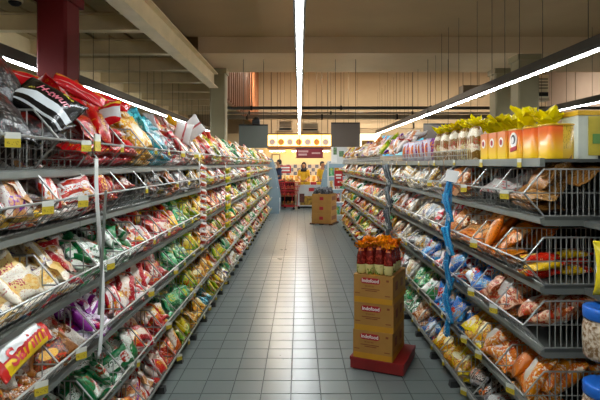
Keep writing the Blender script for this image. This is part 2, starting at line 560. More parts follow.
acunit('air_unit', 'cream slatted air unit above right half of bakery sign', 302, 318, 123, 131.5, 19.4, M['cream'])
acunit('air_unit', 'dark air unit hung left of the olive columns', 461, 481, 86, 95, 14.0, M['duct'])
acunit('air_unit', 'cream box mounted right of the wide olive column', 534, 545, 76, 99, 12.6, M['cream'])

# ------------------------------------------------------------------ shelving
DECKS = [1.305, 1.005, .725, .415, .105]      # tiers two to six; the top tier differs by side
RH, RP = .105, .09                            # basket rail height over the deck and how far it stands out
BL = 1.0
def front_mesh(n=22, mids=(.33, .66)):
    m = MB()
    m.bar((RP, 0, RH), (RP, BL, RH), .0045, 6)
    m.bar((0, .004, .003), (0, BL - .004, .003), .003, 4)
    for f in mids:
        m.bar((RP * f, 0, RH * f), (RP * f, BL, RH * f), .0016, 4, 1)
    for k in range(1, n):
        y = k * BL / n
        m.bar((0, y, 0), (RP, y, RH), .0011, 3, 1)
    return m.mesh('basket_front', [M['wire'], M['wire_dark']])
def divider_mesh(depth=.42, top=.21, n=17):
    m = MB()
    r = .0042
    P = [(0, 0, .004), (RP, 0, RH), (0, 0, top), (-depth, 0, top), (-depth, 0, .004), (0, 0, .004)]
    for a, b in zip(P, P[1:]):
        m.bar(a, b, r, 5)
    m.bar((RP, 0, RH), (-depth, 0, RH), .0028, 4)
    for k in range(1, n):
        x = -depth * k / n
        m.bar((x, 0, .004), (x, 0, top), .003, 4)
    m.bar((.03, 0, .035), (.03, 0, top - .035), .0022, 4)
    return m.mesh('divider', M['wire'])
def deck_mesh():
    m = MB()
    m.bb(-.44, 0, .002, BL - .002, -.014, 0)
    lip = [(0, -.0), (.018, -.008), (.018, -.028), (.01, -.034), (0, -.034), (-.004, -.016)]
    n = len(lip)
    m.add([(x, y, z) for y in (.002, BL - .002) for x, z in lip], [(k, (k + 1) % n, n + (k + 1) % n, n + k) for k in range(n)] + [tuple(range(n))[::-1], tuple(range(n, 2 * n))], 1)
    for y in (.002, BL - .018):
        m.bb(-.44, 0, y, y + .016, -.04, -.014, 1)
    return m.mesh('shelf', [M['shelf'], M['shelf_lip']])
FRONT, DIV, DECK = front_mesh(), divider_mesh(), deck_mesh()
FRONT_MID, FRONT_FAR = front_mesh(11, (.5,)), front_mesh(5, ())
n_ = Vector((-RH, 0, RP)).normalized()
def tag_mesh(wd, hh):
    return MB().bb(-.001, .001, -wd / 2, wd / 2, -hh, 0).mesh('price_ticket', M['price'])
TAG, TAGS = tag_mesh(.042, .044), tag_mesh(.017, .038)
UP = MB().bb(-.47, -.43, -.02, .02, 0, 1.8).mesh('upright', M['shelf'])
UPS = MB().bb(-.47, -.43, -.02, .02, 0, 1.6).mesh('upright', M['shelf'])
BACK = MB().bb(-.455, -.445, .02, BL - .02, .1, 1.78).mesh('back_panel', M['dark'])
BACKS = MB().bb(-.455, -.445, .02, BL - .02, .1, 1.58).mesh('back_panel', M['dark'])
KICK = MB().bb(-.05, -.035, 0, BL, 0, .063).mesh('kick_plate', M['kick'])
FOOT = MB().bb(-.44, .0, -.02, .02, 0, .062).box((.015, 0, .02), (.05, .05, .04), None, 0, .8).mesh('foot', M['kick'])
TSHELF = MB()
TSHELF.bb(-.44, 0, .002, BL - .002, -.014, 0); TSHELF.bb(-.002, .02, .002, BL - .002, -.034, .004, 1)
TSHELF = TSHELF.mesh('top_shelf', [M['shelf'], M['shelf_lip']])
GUARD = MB()
for z in (.035, .07):
    GUARD.bar((.0, 0, z), (.0, BL, z), .0028, 4)
for k in range(26):
    GUARD.bar((.0, k * BL / 25.5 + .005, 0), (.0, k * BL / 25.5 + .005, .072), .0018, 4)
GUARD = GUARD.mesh('shelf_guard', M['wire'])

LX, RX = -.94, 1.075
random.seed(11)
def bay(side, k):
    if side == 'left':
        loc, rz, lab = (LX, .08 + k * BL, 0), 0, 'wire basket shelving bay on the left of the aisle, %s from camera' % ORD[k]
    else:
        loc, rz, lab = (RX, 2.17 + (k + 1) * BL, 0), PI, 'wire basket shelving bay on the right of the aisle, %s from camera' % ORD[k]
    t = thing('shelving_bay', lab, 'shelving', loc, (0, 0, rz), 'shelving bays along the aisle')
    L = side == 'left'
    ob('upright', UP if L else UPS, t)
    ob('upright', UP if L else UPS, t, (0, BL - .001, 0))
    ob('back_panel', BACK if L else BACKS, t)
    ob('kick_plate', KICK, t)
    ob('foot', FOOT, t, (0, .25, 0)); ob('foot', FOOT, t, (0, .75, 0))
    near = (k <= 5) if L else (k <= 4)
    decks = ([1.52] if L else []) + DECKS
    for ti, z in enumerate(decks):
        d = ob('shelf', DECK, t, (0, 0, z))
        ob('basket_front', FRONT if loc[1] < 3.3 else FRONT_MID if loc[1] < 6 else FRONT_FAR, d)
        for q in range(3):
            if near or q == 0:
                ob('divider', DIV, d, (0, q * BL / 3 + .004, 0))
        if k in ((0,) if not L else ()) or (not L and k == 0):
            ob('divider', DIV, d, (0, BL - .006, 0))
        nt_ = random.choice((1, 2, 3) if k < 3 else (2, 3))
        ys = [(q + .5 + random.uniform(-.3, .3)) / nt_ for q in range(nt_)]
        for y in ys:
            ob('price_ticket', TAG if (L and k <= 1) or (not L and k == 0) or random.random() < .25 else TAGS, d, (RP + .016, y, RH + .006), (0, 0, R(random.uniform(25, 50)) * (-1 if L else 1)))
    if not L:
        d = ob('top_shelf', TSHELF, t, (0, 0, 1.56))
        ob('shelf_guard', GUARD, d, (-.0, 0, .0)) if k >= 1 else None
        for y in (.3, .8):
            if random.random() < .7:
                tg = ob('price_ticket', TAG, d, (.023, y, .004))
    return t
for k in range(1, 15):
    bay('left', k)
for k in range(10):
    bay('right', k)

# ------------------------------------------------------------------ packs
def bag_fn(a, b, t, seed, full=.6, crim=.9):
    rr = random.Random(seed)
    lumps = [(rr.uniform(-.6, .6), rr.uniform(-.6, .6), rr.uniform(-.22, .3), rr.uniform(.2, .4)) for _ in range(5)]
    ph = rr.uniform(0, 6)
    fr = rr.uniform(7, 12)
    bend = rr.uniform(-.1, .1) * t
    tw = rr.uniform(-.05, .05)
    def f(u, v, side):
        au = min(abs(u) / crim, 1.0)
        h = max(0.0, 1 - au ** 2.6) ** full * max(0.0, 1 - abs(v) ** 2.8) ** full
        l = sum(g * math.exp(-((u - p) ** 2 + (v - q) ** 2) / (s * s)) for p, q, g, s in lumps)
        wr = .16 * math.sin(fr * v + ph + 2 * u) * au ** 2 + .07 * math.sin(9 * u + 4 * v + ph)
        z = side * (t / 2 * h * (1 + l + wr) + .0008)
        z += math.sin(v * 5 + ph) * .006 * (au ** 6) + bend * (1 - u * u) * 2 + tw * u * v * b * .5
        x = u * a / 2
        y = v * b / 2 * (1 - .1 * (1 - au ** 4))
        return Vector((x, y, z))
    return f

def bag_mesh(name, a, b, t, seed, nu=13, nv=9, full=.6):
    f = bag_fn(a, b, t, seed, full)
    m = MB()
    uvs = []
    us = [-1, -.93, -.88] + [-.88 + 1.76 * k / (nu - 5) for k in range(1, nu - 5)] + [.88, .93, 1]
    vs2 = [math.sin((-1 + 2 * k / (nv - 1)) * PI / 2) for k in range(nv)]
    n1 = len(us)
    top = {}
    for s in (1, -1):
        for i, u in enumerate(us):
            for j, v in enumerate(vs2):
                edge = j in (0, nv - 1) or i in (0, n1 - 1)
                if s < 0 and edge:
                    top[(s, i, j)] = top[(1, i, j)]
                    continue
                top[(s, i, j)] = len(m.v)
                m.v.append(tuple(f(u, v, 0 if edge else s)))
                uvs.append(((u + 1) / 2, (v + 1) / 2))
    for s in (1, -1):
        for i in range(n1 - 1):
            for j in range(nv - 1):
                q = [top[(s, i, j)], top[(s, i + 1, j)], top[(s, i + 1, j + 1)], top[(s, i, j + 1)]]
                m.f.append(tuple(q if s > 0 else q[::-1]))
                m.m.append(0)
    me = m.mesh(name, [], True)
    me.materials.append(None)
    ul = me.uv_layers.new(name='UVMap')
    for lp in me.loops:
        ul.data[lp.index].uv = uvs[lp.vertex_index]
    return me

# kinds: description, size, materials (several prints), shape
KIND = {}
def kind(key, desc, cat, dims, mats, full=.6, name='snack_packet'):
    dims = tuple(d * (.94 if dims[0] > .21 else .88) for d in dims)
    ms = [pack_mat('%s_print_%s' % (key, 'abcdef'[i]), *a) for i, a in enumerate(mats)]
    meshes = [bag_mesh(name, dims[0], dims[1], dims[2], hash_(key) + i * 7, full=full) for i in range(3)]
    KIND[key] = dict(desc=desc, cat=cat, dims=dims, mats=ms, meshes=meshes, name=name)
def hash_(s):
    h = 7
    for c in s:
        h = (h * 31 + ord(c)) % 100003
    return h
kind('black', 'large black bag with white print', 'snack bag', (.3, .21, .075), [('0d0c0c', '141312', 'a89a24', 1, '3a1a1e'), ('0e0d0d', '181615', '7a7a76', 0, '6a1e1a')], .55, 'snack_bag')
kind('redbag', 'glossy red bag with pale label', 'snack bag', (.22, .15, .065), [('b0121a', 'b8141c', 'd8a02e', 0, 'c01820'), ('a81018', 'c9c6c2', 'b5121a', 4, 'c01c20'), ('b8161c', '8e0c14', 'd8b43c', 1, 'a01018')], .55, 'snack_bag')
kind('yellowbag', 'yellow bag with white label', 'snack bag', (.22, .16, .06), [('e0a818', 'efe3c0', 'b5651c', 1, 'c87a1a'), ('e6b422', 'd8901c', 'f4ead2', 5, 'e8dcc0')], .55, 'snack_bag')
kind('teal', 'teal foil snack bag', 'snack bag', (.21, .16, .06), [('1696a2', '0f6f80', 'd7e8ea', 2, 'c98a3c'), ('18889a', '62b8c0', '0d4a58', 0, 'e0e6e4')], .5, 'snack_bag')
kind('whitecard', 'white pack with red print', 'snack packet', (.2, .16, .03), [('e4e2de', 'd8d6d2', 'b82a36', 0, 'c8343c'), ('dcdad8', 'b9303a', 'f0eeea', 2, '333333')], .4)
kind('whitered', 'white pack with red print, clear window', 'noodle packet', (.19, .13, .045), [('e6e2dc', 'b8342e', 'd84030', 2, 'd9a05c'), ('e2dcd4', 'd8a878', 'b83024', 0, '7a3ca0')], .5, 'noodle_packet')
kind('purple', 'purple and orange snack packet', 'snack packet', (.19, .13, .05), [('5a2a86', 'd8722a', 'e8e2ee', 4, 'e0a040'), ('6a3a96', 'cfc6dd', 'e87a2a', 1, 'e0a040')], .5, 'crisp_packet')
kind('gold', 'gold and brown packet with dark print', 'snack packet', (.2, .14, .05), [('c8a23a', '8a6a2a', '22203a', 0, 'e0cfa0'), ('b8923a', 'd9c890', '2a2450', 1, '6a4a2a')], .5, 'biscuit_packet')
kind('maroonbag', 'dark red snack bag', 'snack bag', (.21, .15, .06), [('8c1218', 'b82028', 'e0a83a', 4, 'e0d8cc'), ('a0161c', '5a0a10', 'e4dcd0', 1, 'd87a22')], .5, 'snack_bag')
kind('blackwhite', 'black and white snack packet', 'snack packet', (.19, .13, .05), [('1b1a1a', 'd9d8d4', 'c0a028', 1, 'c0a028'), ('242322', '8a8a86', 'e6e4de', 2, 'd86a1c')], .5, 'biscuit_packet')
kind('orange', 'orange snack packet with white marks', 'snack packet', (.18, .13, .05), [('dd6a16', 'f0ead8', 'b02a1a', 1, 'f0c040'), ('e07a1e', 'c8441a', 'f2e8d0', 0, '5a9a3a')], .5, 'crisp_packet')
kind('greenwhite', 'green and white noodle packet', 'noodle packet', (.18, .125, .045), [('dfe6dc', '1f7a45', 'b8262a', 4, '2a8a4a'), ('1f6e3e', 'e2e8de', '1c5a34', 0, 'b83a2c'), ('e4e8e0', '2c8a54', '1a4a30', 2, 'c04030')], .5, 'noodle_packet')
kind('cream', 'cream and white noodle bag', 'noodle packet', (.22, .12, .05), [('efe8d8', 'e3c78a', 'a8323a', 0, 'd9a850'), ('e9e2d2', 'dbb878', '8a5a2c', 2, '4a3a80')], .5, 'noodle_packet')
kind('pinkred', 'red and white noodle packet', 'noodle packet', (.18, .125, .045), [('c22a36', 'e9e0da', 'e0b040', 4, 'e8c050'), ('e6dcd8', 'c83240', 'a01c28', 2, 'd8a040'), ('b8242e', 'ecd9c8', 'f0e6dc', 0, 'd88a3a')], .5, 'noodle_packet')
kind('redyellow', 'red and yellow noodle packet', 'noodle packet', (.19, .13, .04), [('c8201c', 'eec02a', 'f0e8dc', 4, 'e8b020'), ('d02a1e', 'f0c832', 'a01414', 0, 'f0e0b0')], .5, 'noodle_packet')
kind('brown', 'clear brown noodle pack with red label', 'noodle packet', (.17, .115, .045), [('6a4026', 'a8703e', 'd6cfc4', 5, 'b8281e'), ('7a4a2a', '3a2214', 'c0382a', 5, 'e0a838'), ('d8d0c4', '8a5a34', 'a8701c', 4, '5a3018')], .5, 'noodle_packet')
kind('purplewhite', 'white noodle packet with purple print', 'noodle packet', (.18, .125, .045), [('e2dde4', '7a2a80', 'a8327a', 2, 'b83a4a'), ('d8d2de', '8a3a90', '5a1a60', 4, 'c04050')], .5, 'noodle_packet')
kind('orangered', 'orange and red noodle packet', 'noodle packet', (.18, .125, .045), [('d8641e', 'e8e0d4', 'b8241c', 4, 'f0b030'), ('c83a1e', 'e89a3a', 'f0e4d0', 0, 'e0d8c8')], .5, 'noodle_packet')
kind('yellowgreen', 'yellow and green snack packet', 'snack packet', (.18, .13, .05), [('d9c22a', '6a9a2e', 'c03020', 4, 'e8dca0'), ('8ab03a', 'e2cc30', '2a6a30', 1, 'd04a20')], .5, 'crisp_packet')
kind('green', 'green snack packet', 'snack packet', (.18, .13, .05), [('1f8a4e', '6ac08a', 'e8e6d0', 0, 'd8c030'), ('2a9a62', '145a38', 'e8d84a', 1, 'e0e4da')], .5, 'crisp_packet')
kind('clear', 'clear bag of brown dried noodles', 'noodle packet', (.26, .17, .06), [('7a4f2c', 'b98a58', '8a5c36', 3, '5a3820'), ('8a6038', 'c49a66', 'd9d3c9', 3, '6a4426')], .5, 'noodle_packet')
kind('clearwhite', 'clear pack with silvery wrinkles', 'noodle packet', (.22, .16, .04), [('8a8680', 'c8c5be', 'b8b4ac', 3, 'a83a3a'), ('9a8c7c', 'd0ccc4', '6a625a', 3, 'b83030')], .45, 'noodle_packet')
kind('whitepack', 'white and cream snack packet', 'snack packet', (.19, .14, .05), [('e8e5dc', 'd6c9a6', 'a83028', 0, 'c89a50'), ('dedcd6', 'b8c0c8', '2c3a70', 1, 'c8a860'), ('ece6d6', 'e0b858', '8a3a20', 5, 'e8e4da')], .5, 'biscuit_packet')
kind('navy', 'navy and white snack packet', 'snack packet', (.19, .14, .05), [('1f2c66', 'dcdcd8', 'e8c83a', 4, 'c03a2a'), ('e4e2dc', '24347a', 'b82a2a', 0, 'd8b050')], .5, 'biscuit_packet')
kind('orangepack', 'orange crisp bag with dark dots', 'snack bag', (.23, .16, .05), [('df8a4a', 'e9b07a', '2a2422', 1, 'c85a20'), ('e2803a', 'eab888', '3a2a24', 0, 'd06a2a')], .5, 'snack_bag')
kind('tan', 'tan and red bread pack', 'bread pack', (.2, .14, .05), [('c88a50', 'e6d2b0', 'b03a24', 5, 'e8dcc8'), ('d8a468', 'b8582c', 'efe4d0', 3, 'c03a2c')], .5, 'bread_pack')
kind('breadclear', 'clear bread bag with red print', 'bread pack', (.24, .16, .07), [('8a4a26', 'c88a5c', 'dcd8d2', 3, 'b82e20'), ('a0502a', 'd8b090', 'c0341e', 5, 'd9d4cc')], .5, 'bread_pack')
kind('blue', 'bright blue snack packet', 'snack packet', (.19, .14, .05), [('2273c4', 'd9e2ea', 'e8c030', 4, 'c83a30'), ('1f5fae', '5aa8dc', 'e8e4d8', 0, 'd8a040')], .5, 'crisp_packet')
kind('orangebig', 'large orange bread bag', 'bread pack', (.25, .17, .075), [('dc6c1a', 'e89a48', 'f0e4d0', 5, 'd8d2c8'), ('e07a22', 'a85428', 'e8e0d0', 0, 'c83a1c')], .5, 'bread_pack')
kind('yelloworange', 'yellow and orange crisp bag', 'snack bag', (.21, .15, .06), [('e6c02a', 'dc8a22', '8a5a1c', 5, 'f0e4b0'), ('e0a020', 'f0d850', 'b03a1a', 4, 'e8dcc0')], .5, 'snack_bag')
kind('greywhite', 'grey foil packet with white print', 'snack packet', (.18, .13, .04), [('6a6e70', 'd0d2d0', 'b8322c', 0, 'e0e0dc'), ('3a3c40', 'c8cacc', 'e0c040', 2, 'd8d8d4')], .5, 'biscuit_packet')

TIERW = ['top', 'second', 'third', 'fourth', 'fifth', 'bottom']
STUFF = {'left': [], 'right': []}
COUNT = {}
LASTY = {}
def place_pack(side, tier, comp, key, n, lx, ly, z, rot, rng, total, stuffy):
    """lx: towards the aisle from the shelf lip, ly: along the aisle in metres from the camera"""
    K = KIND[key]
    me = rng.choice(K['meshes'])
    mt = rng.choice(K['mats'])
    if side == 'left':
        loc = Vector((LX + lx, ly, z)); yaw = 0
    else:
        loc = Vector((RX - lx, ly, z)); yaw = PI
    mat4 = Matrix.Translation(loc) @ Matrix.Rotation(yaw, 4, 'Z') @ rot.to_4x4()
    if stuffy or COUNT.get(K['name'], 0) >= 285:
        STUFF[side].append((me, mt, mat4))
        return None
    COUNT[K['name']] = COUNT.get(K['name'], 0) + 1
    o = ob(K['name'], me)
    o.matrix_world = mat4
    o.material_slots[0].link = 'OBJECT'
    o.material_slots[0].material = mt
    where = '%s %s tier, %s basket, %s from aisle' % (side, TIERW[tier], ORD[comp], ORD[n])
    tag(o, K['desc'] + ', ' + where, K['cat'], '%s shelves, %s tier' % (side, TIERW[tier]))
    return o

def face_rot(pitch, yaw, roll, turn):
    """pack lying flat: long axis across the aisle; pitch lifts its rear so that its face looks to the aisle"""
    # local: x long, y wide, z face; turn about own normal first
    return (Euler((0, 0, yaw)).to_matrix() @ Euler((roll, pitch, 0)).to_matrix() @ Euler((0, 0, turn)).to_matrix())

def fill(side, tier, comp, key, z0, y0, y1, rng, style='pile', amount=1.0, clear=.24, stuffy=False, k2=None):
    K = KIND[key]
    a, b, t = K['dims']
    wd = y1 - y0
    n = 0
    items = []
    if style in ('pile', 'high'):
        hi = style == 'high'
        rows = (3 if stuffy else max(2, round((5 if hi else 4) * amount))) + (1 if t < .046 and amount > .9 and not stuffy else 0)
        cols = max(1, round(wd / (b * .98)))
        if amount > .9 and not (hi and side == 'right'):      # packs lying in the trough of the basket, seen through its wires
            for c in range(max(1, round(wd / (a * .9)))):
                nn_ = max(1, round(wd / (a * .9)))
                items.append((.028 - b * .5 + rng.uniform(-.008, .004), y0 + (c + .5) * wd / nn_, z0 + t * .5 + .004 + rng.uniform(0, .008), face_rot(R(rng.uniform(-4, 10)), R(rng.uniform(-6, 6)), R(rng.uniform(-5, 5)), R(90 + rng.uniform(-8, 8)))))
                items.append((.05 - b * .5, y0 + (c + .5) * wd / nn_ + rng.uniform(-.02, .02), z0 + t * 1.3 + .012, face_rot(R(rng.uniform(8, 22)), R(rng.uniform(-10, 10)), R(rng.uniform(-8, 8)), R(90 + rng.uniform(-14, 14)))))
        for r in range(rows):
            f = (r + .5) / rows
            for c in range(cols):
                turn = R(rng.choice((0, 180, 90, 0, -90)) + rng.uniform(-28, 28))
                pitch = R(rng.uniform(12, 62))
                ln = a * abs(math.cos(turn)) + b * abs(math.sin(turn))
                lw = a * abs(math.sin(turn)) + b * abs(math.cos(turn))
                lx = .065 - .46 * ln * math.cos(pitch) - f * (.2 if not hi else .22) + rng.uniform(-.012, .012)
                lx = max(lx, -.30)
                ly = y0 + (c + .5) * wd / cols + rng.uniform(-.02, .02)
                ly = min(max(ly, y0 + lw * .42), y1 - lw * .42) if lw < wd else (y0 + y1) / 2
                z = z0 + .012 + .46 * ln * math.sin(pitch) + t * .3 + (.03 if not hi else .05) + f * (.1 if not hi else .21) * (amount if amount < 1 else 1) + rng.uniform(-.004, .012)
                if not hi:
                    z = min(z, z0 + .225 - .3 * ln * math.sin(pitch))
                items.append((lx, ly, z, face_rot(pitch, R(rng.uniform(-34, 34)), R(rng.uniform(-24, 24)), turn)))
    elif style == 'flat':
        k_ = max(2, int(3 * amount))
        for r in range(k_):
            for c in range(2):
                items.append((-.06 - c * .16 + rng.uniform(-.02, .02), (y0 + y1) / 2 + rng.uniform(-.03, .03), z0 + .028 + r * t * .92 + c * .012, face_rot(R(rng.uniform(0, 9)), R(rng.uniform(-14, 14)), R(rng.uniform(-6, 6)), R(rng.uniform(-12, 12)))))
    elif style == 'stand':
        k_ = max(2, round(wd / (t * 1.25)))
        for c in range(k_):
            ly = y0 + (c + .5) * wd / k_
            items.append((-.02 - rng.uniform(0, .05), ly, z0 + a * .5 + .01, Euler((R(90 + rng.uniform(-20, -6)), 0, R(rng.uniform(-25, 25)))).to_matrix() @ Euler((0, 0, R(90))).to_matrix()))
            if k_ > 3:
                items.append((-.2 - rng.uniform(0, .05), ly, z0 + a * .5 + .03, Euler((R(90 + rng.uniform(-20, -6)), 0, R(rng.uniform(-25, 25)))).to_matrix() @ Euler((0, 0, R(90))).to_matrix()))
    for (lx, ly, z, rot) in items:
        kk = key if not k2 or rng.random() < .6 else k2
        # keep packs between the dividers
        place_pack(side, tier, comp, kk, n, lx, ly, z, rot, rng, len(items), stuffy)
        n += 1

# left shelves: compartments of a third of a bay, counted from Y = 1.08
PL = {
 0: ['black', 'black', 'black', 'redbag', 'redbag', 'yellowbag', 'teal', 'whitecard', 'pinkred', 'whitered', 'yellowbag', 'redbag', 'whitered', 'yellowgreen', 'pinkred', 'orangered'],
 1: ['purple', 'gold/whitered', 'whitered', 'maroonbag', '-maroonbag', '', 'blackwhite', 'orange', 'greywhite', 'blackwhite', 'yelloworange', 'yellowgreen', 'orange', 'whitered'],
 2: ['teal', 'cream', 'cream/pinkred', 'greenwhite', 'greenwhite', 'pinkred', 'pinkred', 'redyellow', 'green', 'yellowgreen', 'yelloworange', 'yellowgreen', 'orangered', 'orangered', 'pinkred'],
 3: ['whitered', 'brown', 'brown', 'purplewhite', 'pinkred', 'pinkred', 'maroonbag', 'green', 'green', 'yellowgreen', 'yelloworange', 'pinkred', 'orangered', 'yellowgreen'],
 4: ['greenwhite', 'brown', 'greenwhite', 'greenwhite', 'greenwhite', 'pinkred', 'pinkred', 'green', 'green', 'yellowgreen', 'yelloworange', 'yelloworange', 'orangered', 'yellowgreen'],
 5: ['orangered', 'greenwhite', 'orangered', 'greenwhite', 'orangered', 'whitered', 'pinkred', 'orangered', 'yellowgreen', 'yelloworange', 'yelloworange', 'teal', 'yellowgreen', 'yelloworange']}
FARL = ['orangered', 'yellowgreen', 'pinkred', 'yelloworange', 'whitered', 'green', 'redyellow', 'whitepack', 'orange', 'cream', 'greenwhite']
rng = random.Random(5)
LD = [1.52] + DECKS
JOBS = []
for tier in range(6):
    for c in range(42):
        y0 = 1.08 + c / 3 + .012
        y1 = y0 + 1 / 3 - .02
        key = PL[tier][c] if c < len(PL[tier]) else rng.choice(FARL)
        if not key or (c == 0) or (c == 1 and tier >= 4) or (tier == 5 and c < 3) or (tier == 4 and c < 2):
            continue
        amt = 1.0
        if key[0] == '-':
            key, amt = key[1:], .5
        k2 = None
        if '/' in key:
            key, k2 = key.split('/')
        stuffy = c >= 16
        if tier == 0:
            JOBS.append((y0, ('left', tier, c, key, LD[tier], y0, y1, rng, 'high', amt * (.62 if c < 3 else 1)), dict(stuffy=stuffy, k2=k2)))
        else:
            JOBS.append((y0, ('left', tier, c, key, LD[tier], y0, y1, rng, 'pile', amt), dict(stuffy=stuffy, k2=k2)))

PR = {
 1: ['clear', '-clearwhite', '', 'tan', 'navy', 'whitepack', 'whitepack', 'cream', 'whitered', 'whitepack'],
 2: ['=redyellow', 'orangepack', 'orangepack', 'tan', 'pinkred', 'whitepack', 'cream', 'whitepack', 'whitered', 'tan'],
 3: ['-breadclear', 'breadclear', '-blue', 'blue/pinkred', 'pinkred/navy', 'blue', 'whitepack', 'greywhite', 'cream', 'tan'],
 4: ['orangebig', 'orangebig', 'yelloworange', 'blue', 'blue', 'greenwhite', 'green', 'whitepack', 'greywhite', 'orangered'],
 5: ['tan', '-greywhite', '-blackwhite', 'yelloworange', 'yelloworange', 'blue', 'tan', 'greenwhite', 'green', 'whitepack']}
FARR = ['whitepack', 'cream', 'tan', 'green', 'redyellow', 'greenwhite', 'yelloworange', 'blackwhite', 'pinkred', 'gold', 'yellowgreen', 'maroonbag', 'orange']
for tier in range(1, 6):
    for c in range(30):
        y0 = 2.17 + c / 3 + .012
        y1 = y0 + 1 / 3 - .02
        key = PR[tier][c] if c < len(PR[tier]) else rng.choice(FARR)
        if not key:
            continue
        amt, st = 1.0, 'pile'
        if key[0] == '-':
            key, amt = key[1:], .5
        if key[0] == '=':
            key, st = key[1:], 'flat'
        k2 = None
        if '/' in key:
            key, k2 = key.split('/')
        JOBS.append((y0, ('right', tier, c, key, DECKS[tier - 1], y0, y1, rng, st, amt), dict(stuffy=c >= 13, k2=k2)))
# far top shelf on the right
for c in range(9, 30):
    y0 = 2.17 + c / 3 + .012
    key = rng.choice(['whitepack', 'yelloworange', 'cream', 'yellowgreen', 'whitered', 'purple', 'tan'])
    JOBS.append((y0, ('right', 0, c, key, 1.56, y0, y0 + .31, rng, 'high', .9), dict(stuffy=c >= 13)))

JOBS.sort(key=lambda j_: j_[0])
for _, a_, k_ in JOBS:
    fill(*a_, **k_)

def build_stuff(side, label):
    mats, V, Fc, mi, uv = [], [], [], [], []
    for me, mt, mx in STUFF[side]:
        if mt not in mats:
            mats.append(mt)
        k = mats.index(mt)
        b = len(V)
        V += [tuple(mx @ v.co) for v in me.vertices]
        ul = me.uv_layers[0].data
        for p in me.polygons:
            Fc.append(tuple(v + b for v in p.vertices))
            mi.append(k)
            uv += [tuple(ul[l].uv) for l in p.loop_indices]
    me = bpy.data.meshes.new('distant_packets')
    me.from_pydata(V, [], Fc)
    for mt in mats:
        me.materials.append(mt)
    me.polygons.foreach_set('material_index', mi)
    me.polygons.foreach_set('use_smooth', [True] * len(Fc))
    ul = me.uv_layers.new(name='UVMap')
    ul.data.foreach_set('uv', [x for p in uv for x in p])
    tag(ob('distant_packets', me), label, 'packets', kind='stuff')
build_stuff('left', 'small colourful packets filling the distant baskets of the left shelves')
build_stuff('right', 'small pale packets filling the distant baskets of the right shelves')

# ------------------------------------------------------------------ single packs that stand out, and lettering laid on their film
def text_mesh(txt, size, mat, shear=0.0):
    cu = bpy.data.curves.new('lettering', 'FONT')
    cu.body = txt
    cu.size = size
    cu.align_x, cu.align_y = 'CENTER', 'CENTER'
    cu.shear = shear
    cu.offset = size * .02
    cu.resolution_u = 3
    to = bpy.data.objects.new('lettering', cu)
    C.objects.link(to)
    bpy.context.view_layer.update()
    me = bpy.data.meshes.new_from_object(to.evaluated_get(bpy.context.evaluated_depsgraph_get()))
    bpy.data.objects.remove(to)
    me.name = 'lettering'
    me.materials.clear()
    me.materials.append(mat)
    return me
def orient(loc, xdir, ndir):
    x = Vector(xdir).normalized()
    n = Vector(ndir)
    n = (n - x * n.dot(x)).normalized()
    y = n.cross(x)
    return Matrix.Translation(Vector(loc)) @ Matrix((x, y, n)).transposed().to_4x4()
def special(name, label, cat, dims, mat, seed, loc, xdir, ndir, texts=()):
    t = tag(ob(name, None), label, cat)
    t.matrix_world = orient(loc, xdir, ndir)
    a, b, th = dims
    me = bag_mesh('film', a, b, th, seed, 17, 11, .55)
    me.materials[0] = mat
    body = ob('film', me, t)
    f = bag_fn(a, b, th, seed, .55)
    for txt, size, tm_, cu_, cv_, sl, shear in texts:
        tme = text_mesh(txt, size, tm_, shear)
        for v in tme.vertices:
            x = v.co.x * math.cos(sl) - v.co.y * math.sin(sl) + cu_ * a / 2
            y = v.co.x * math.sin(sl) + v.co.y * math.cos(sl) + cv_ * b / 2
            p = f(x / (a / 2), max(-.95, min(.95, y / (b / 2))), 1)
            v.co = Vector((x, y, p.z + .0025))
        ob('lettering', tme, body)
    return t
ink_pink = plain('pink_print', 'd0707c', .35, 0, .05)
ink_yel = plain('yellow_print', 'd8cc2c', .35, 0, .05)
ink_red = plain('red_print', 'cc2420', .35, 0, .05)
blackfilm = pack_mat('black_bag_front', '121110', '121110', 'c9cdca', 4, 'b8bcba')
def stripe_film(name, base, stripes, axis=1):
    m = NT(name)
    tc = m.n('ShaderNodeTexCoord')
    sp = m.n('ShaderNodeSeparateXYZ')
    m.put(sp.inputs[0], tc.outputs['UV'])
    s_ = sp.outputs[axis]
    wv = m.math('ADD', s_, m.math('MULTIPLY', m.math('SUBTRACT', m.noise(tc.outputs['UV'], 2.5, 1), .5), .12))
    col = srgb(base)
    for lo, hi, c in stripes:
        col = m.mix(m.math('MULTIPLY', m.math('GREATER_THAN', wv, lo), m.math('LESS_THAN', wv, hi)), col, srgb(c))
    u = sp.outputs[0]
    m.bump(m.noise(tc.outputs['Object'], 30.0, 3), .35, .008)
    return m, col, u
m_, col_, u_ = stripe_film('black_bag_film', '131211', [(.26, .46, 'd3d9da'), (.08, .13, 'c8cccc')])
bf = m_.fin(col_, .22, spec=.6)
special('snack_bag', 'big black bag with white swoosh and pink lettering in top left basket', 'snack bag', (.25, .19, .07), bf, 3, px(45, 104, 1.9), (.86, .05, -.5), (.3, -.62, .72),
        [('H-twur', .046, ink_pink, .12, .24, -.06, .2), ('oooo', .02, ink_yel, .45, .6, 0, .2), ('oo', .022, ink_yel, -.55, .12, 0, .2)])
special('snack_bag', 'black bag with yellow print at far left of top basket', 'snack bag', (.24, .18, .07), bf, 9, px(2, 104, 1.95), (.8, .2, -.5), (.35, -.6, .7),
        [('oooo', .035, ink_yel, .1, .3, 0, .3)])
m_, col_, u_ = stripe_film('red_long_film', 'b8121a', [(.7, .78, 'c09030'), (.32, .36, 'c9a8a4')])
rf = m_.fin(col_, .2, spec=.6)
special('snack_bag', 'long red glossy bag lying behind the black bags, against red column', 'snack bag', (.26, .09, .045), rf, 21, px(80, 90, 2.4), (.8, .3, -.45), (.2, -.6, .75))
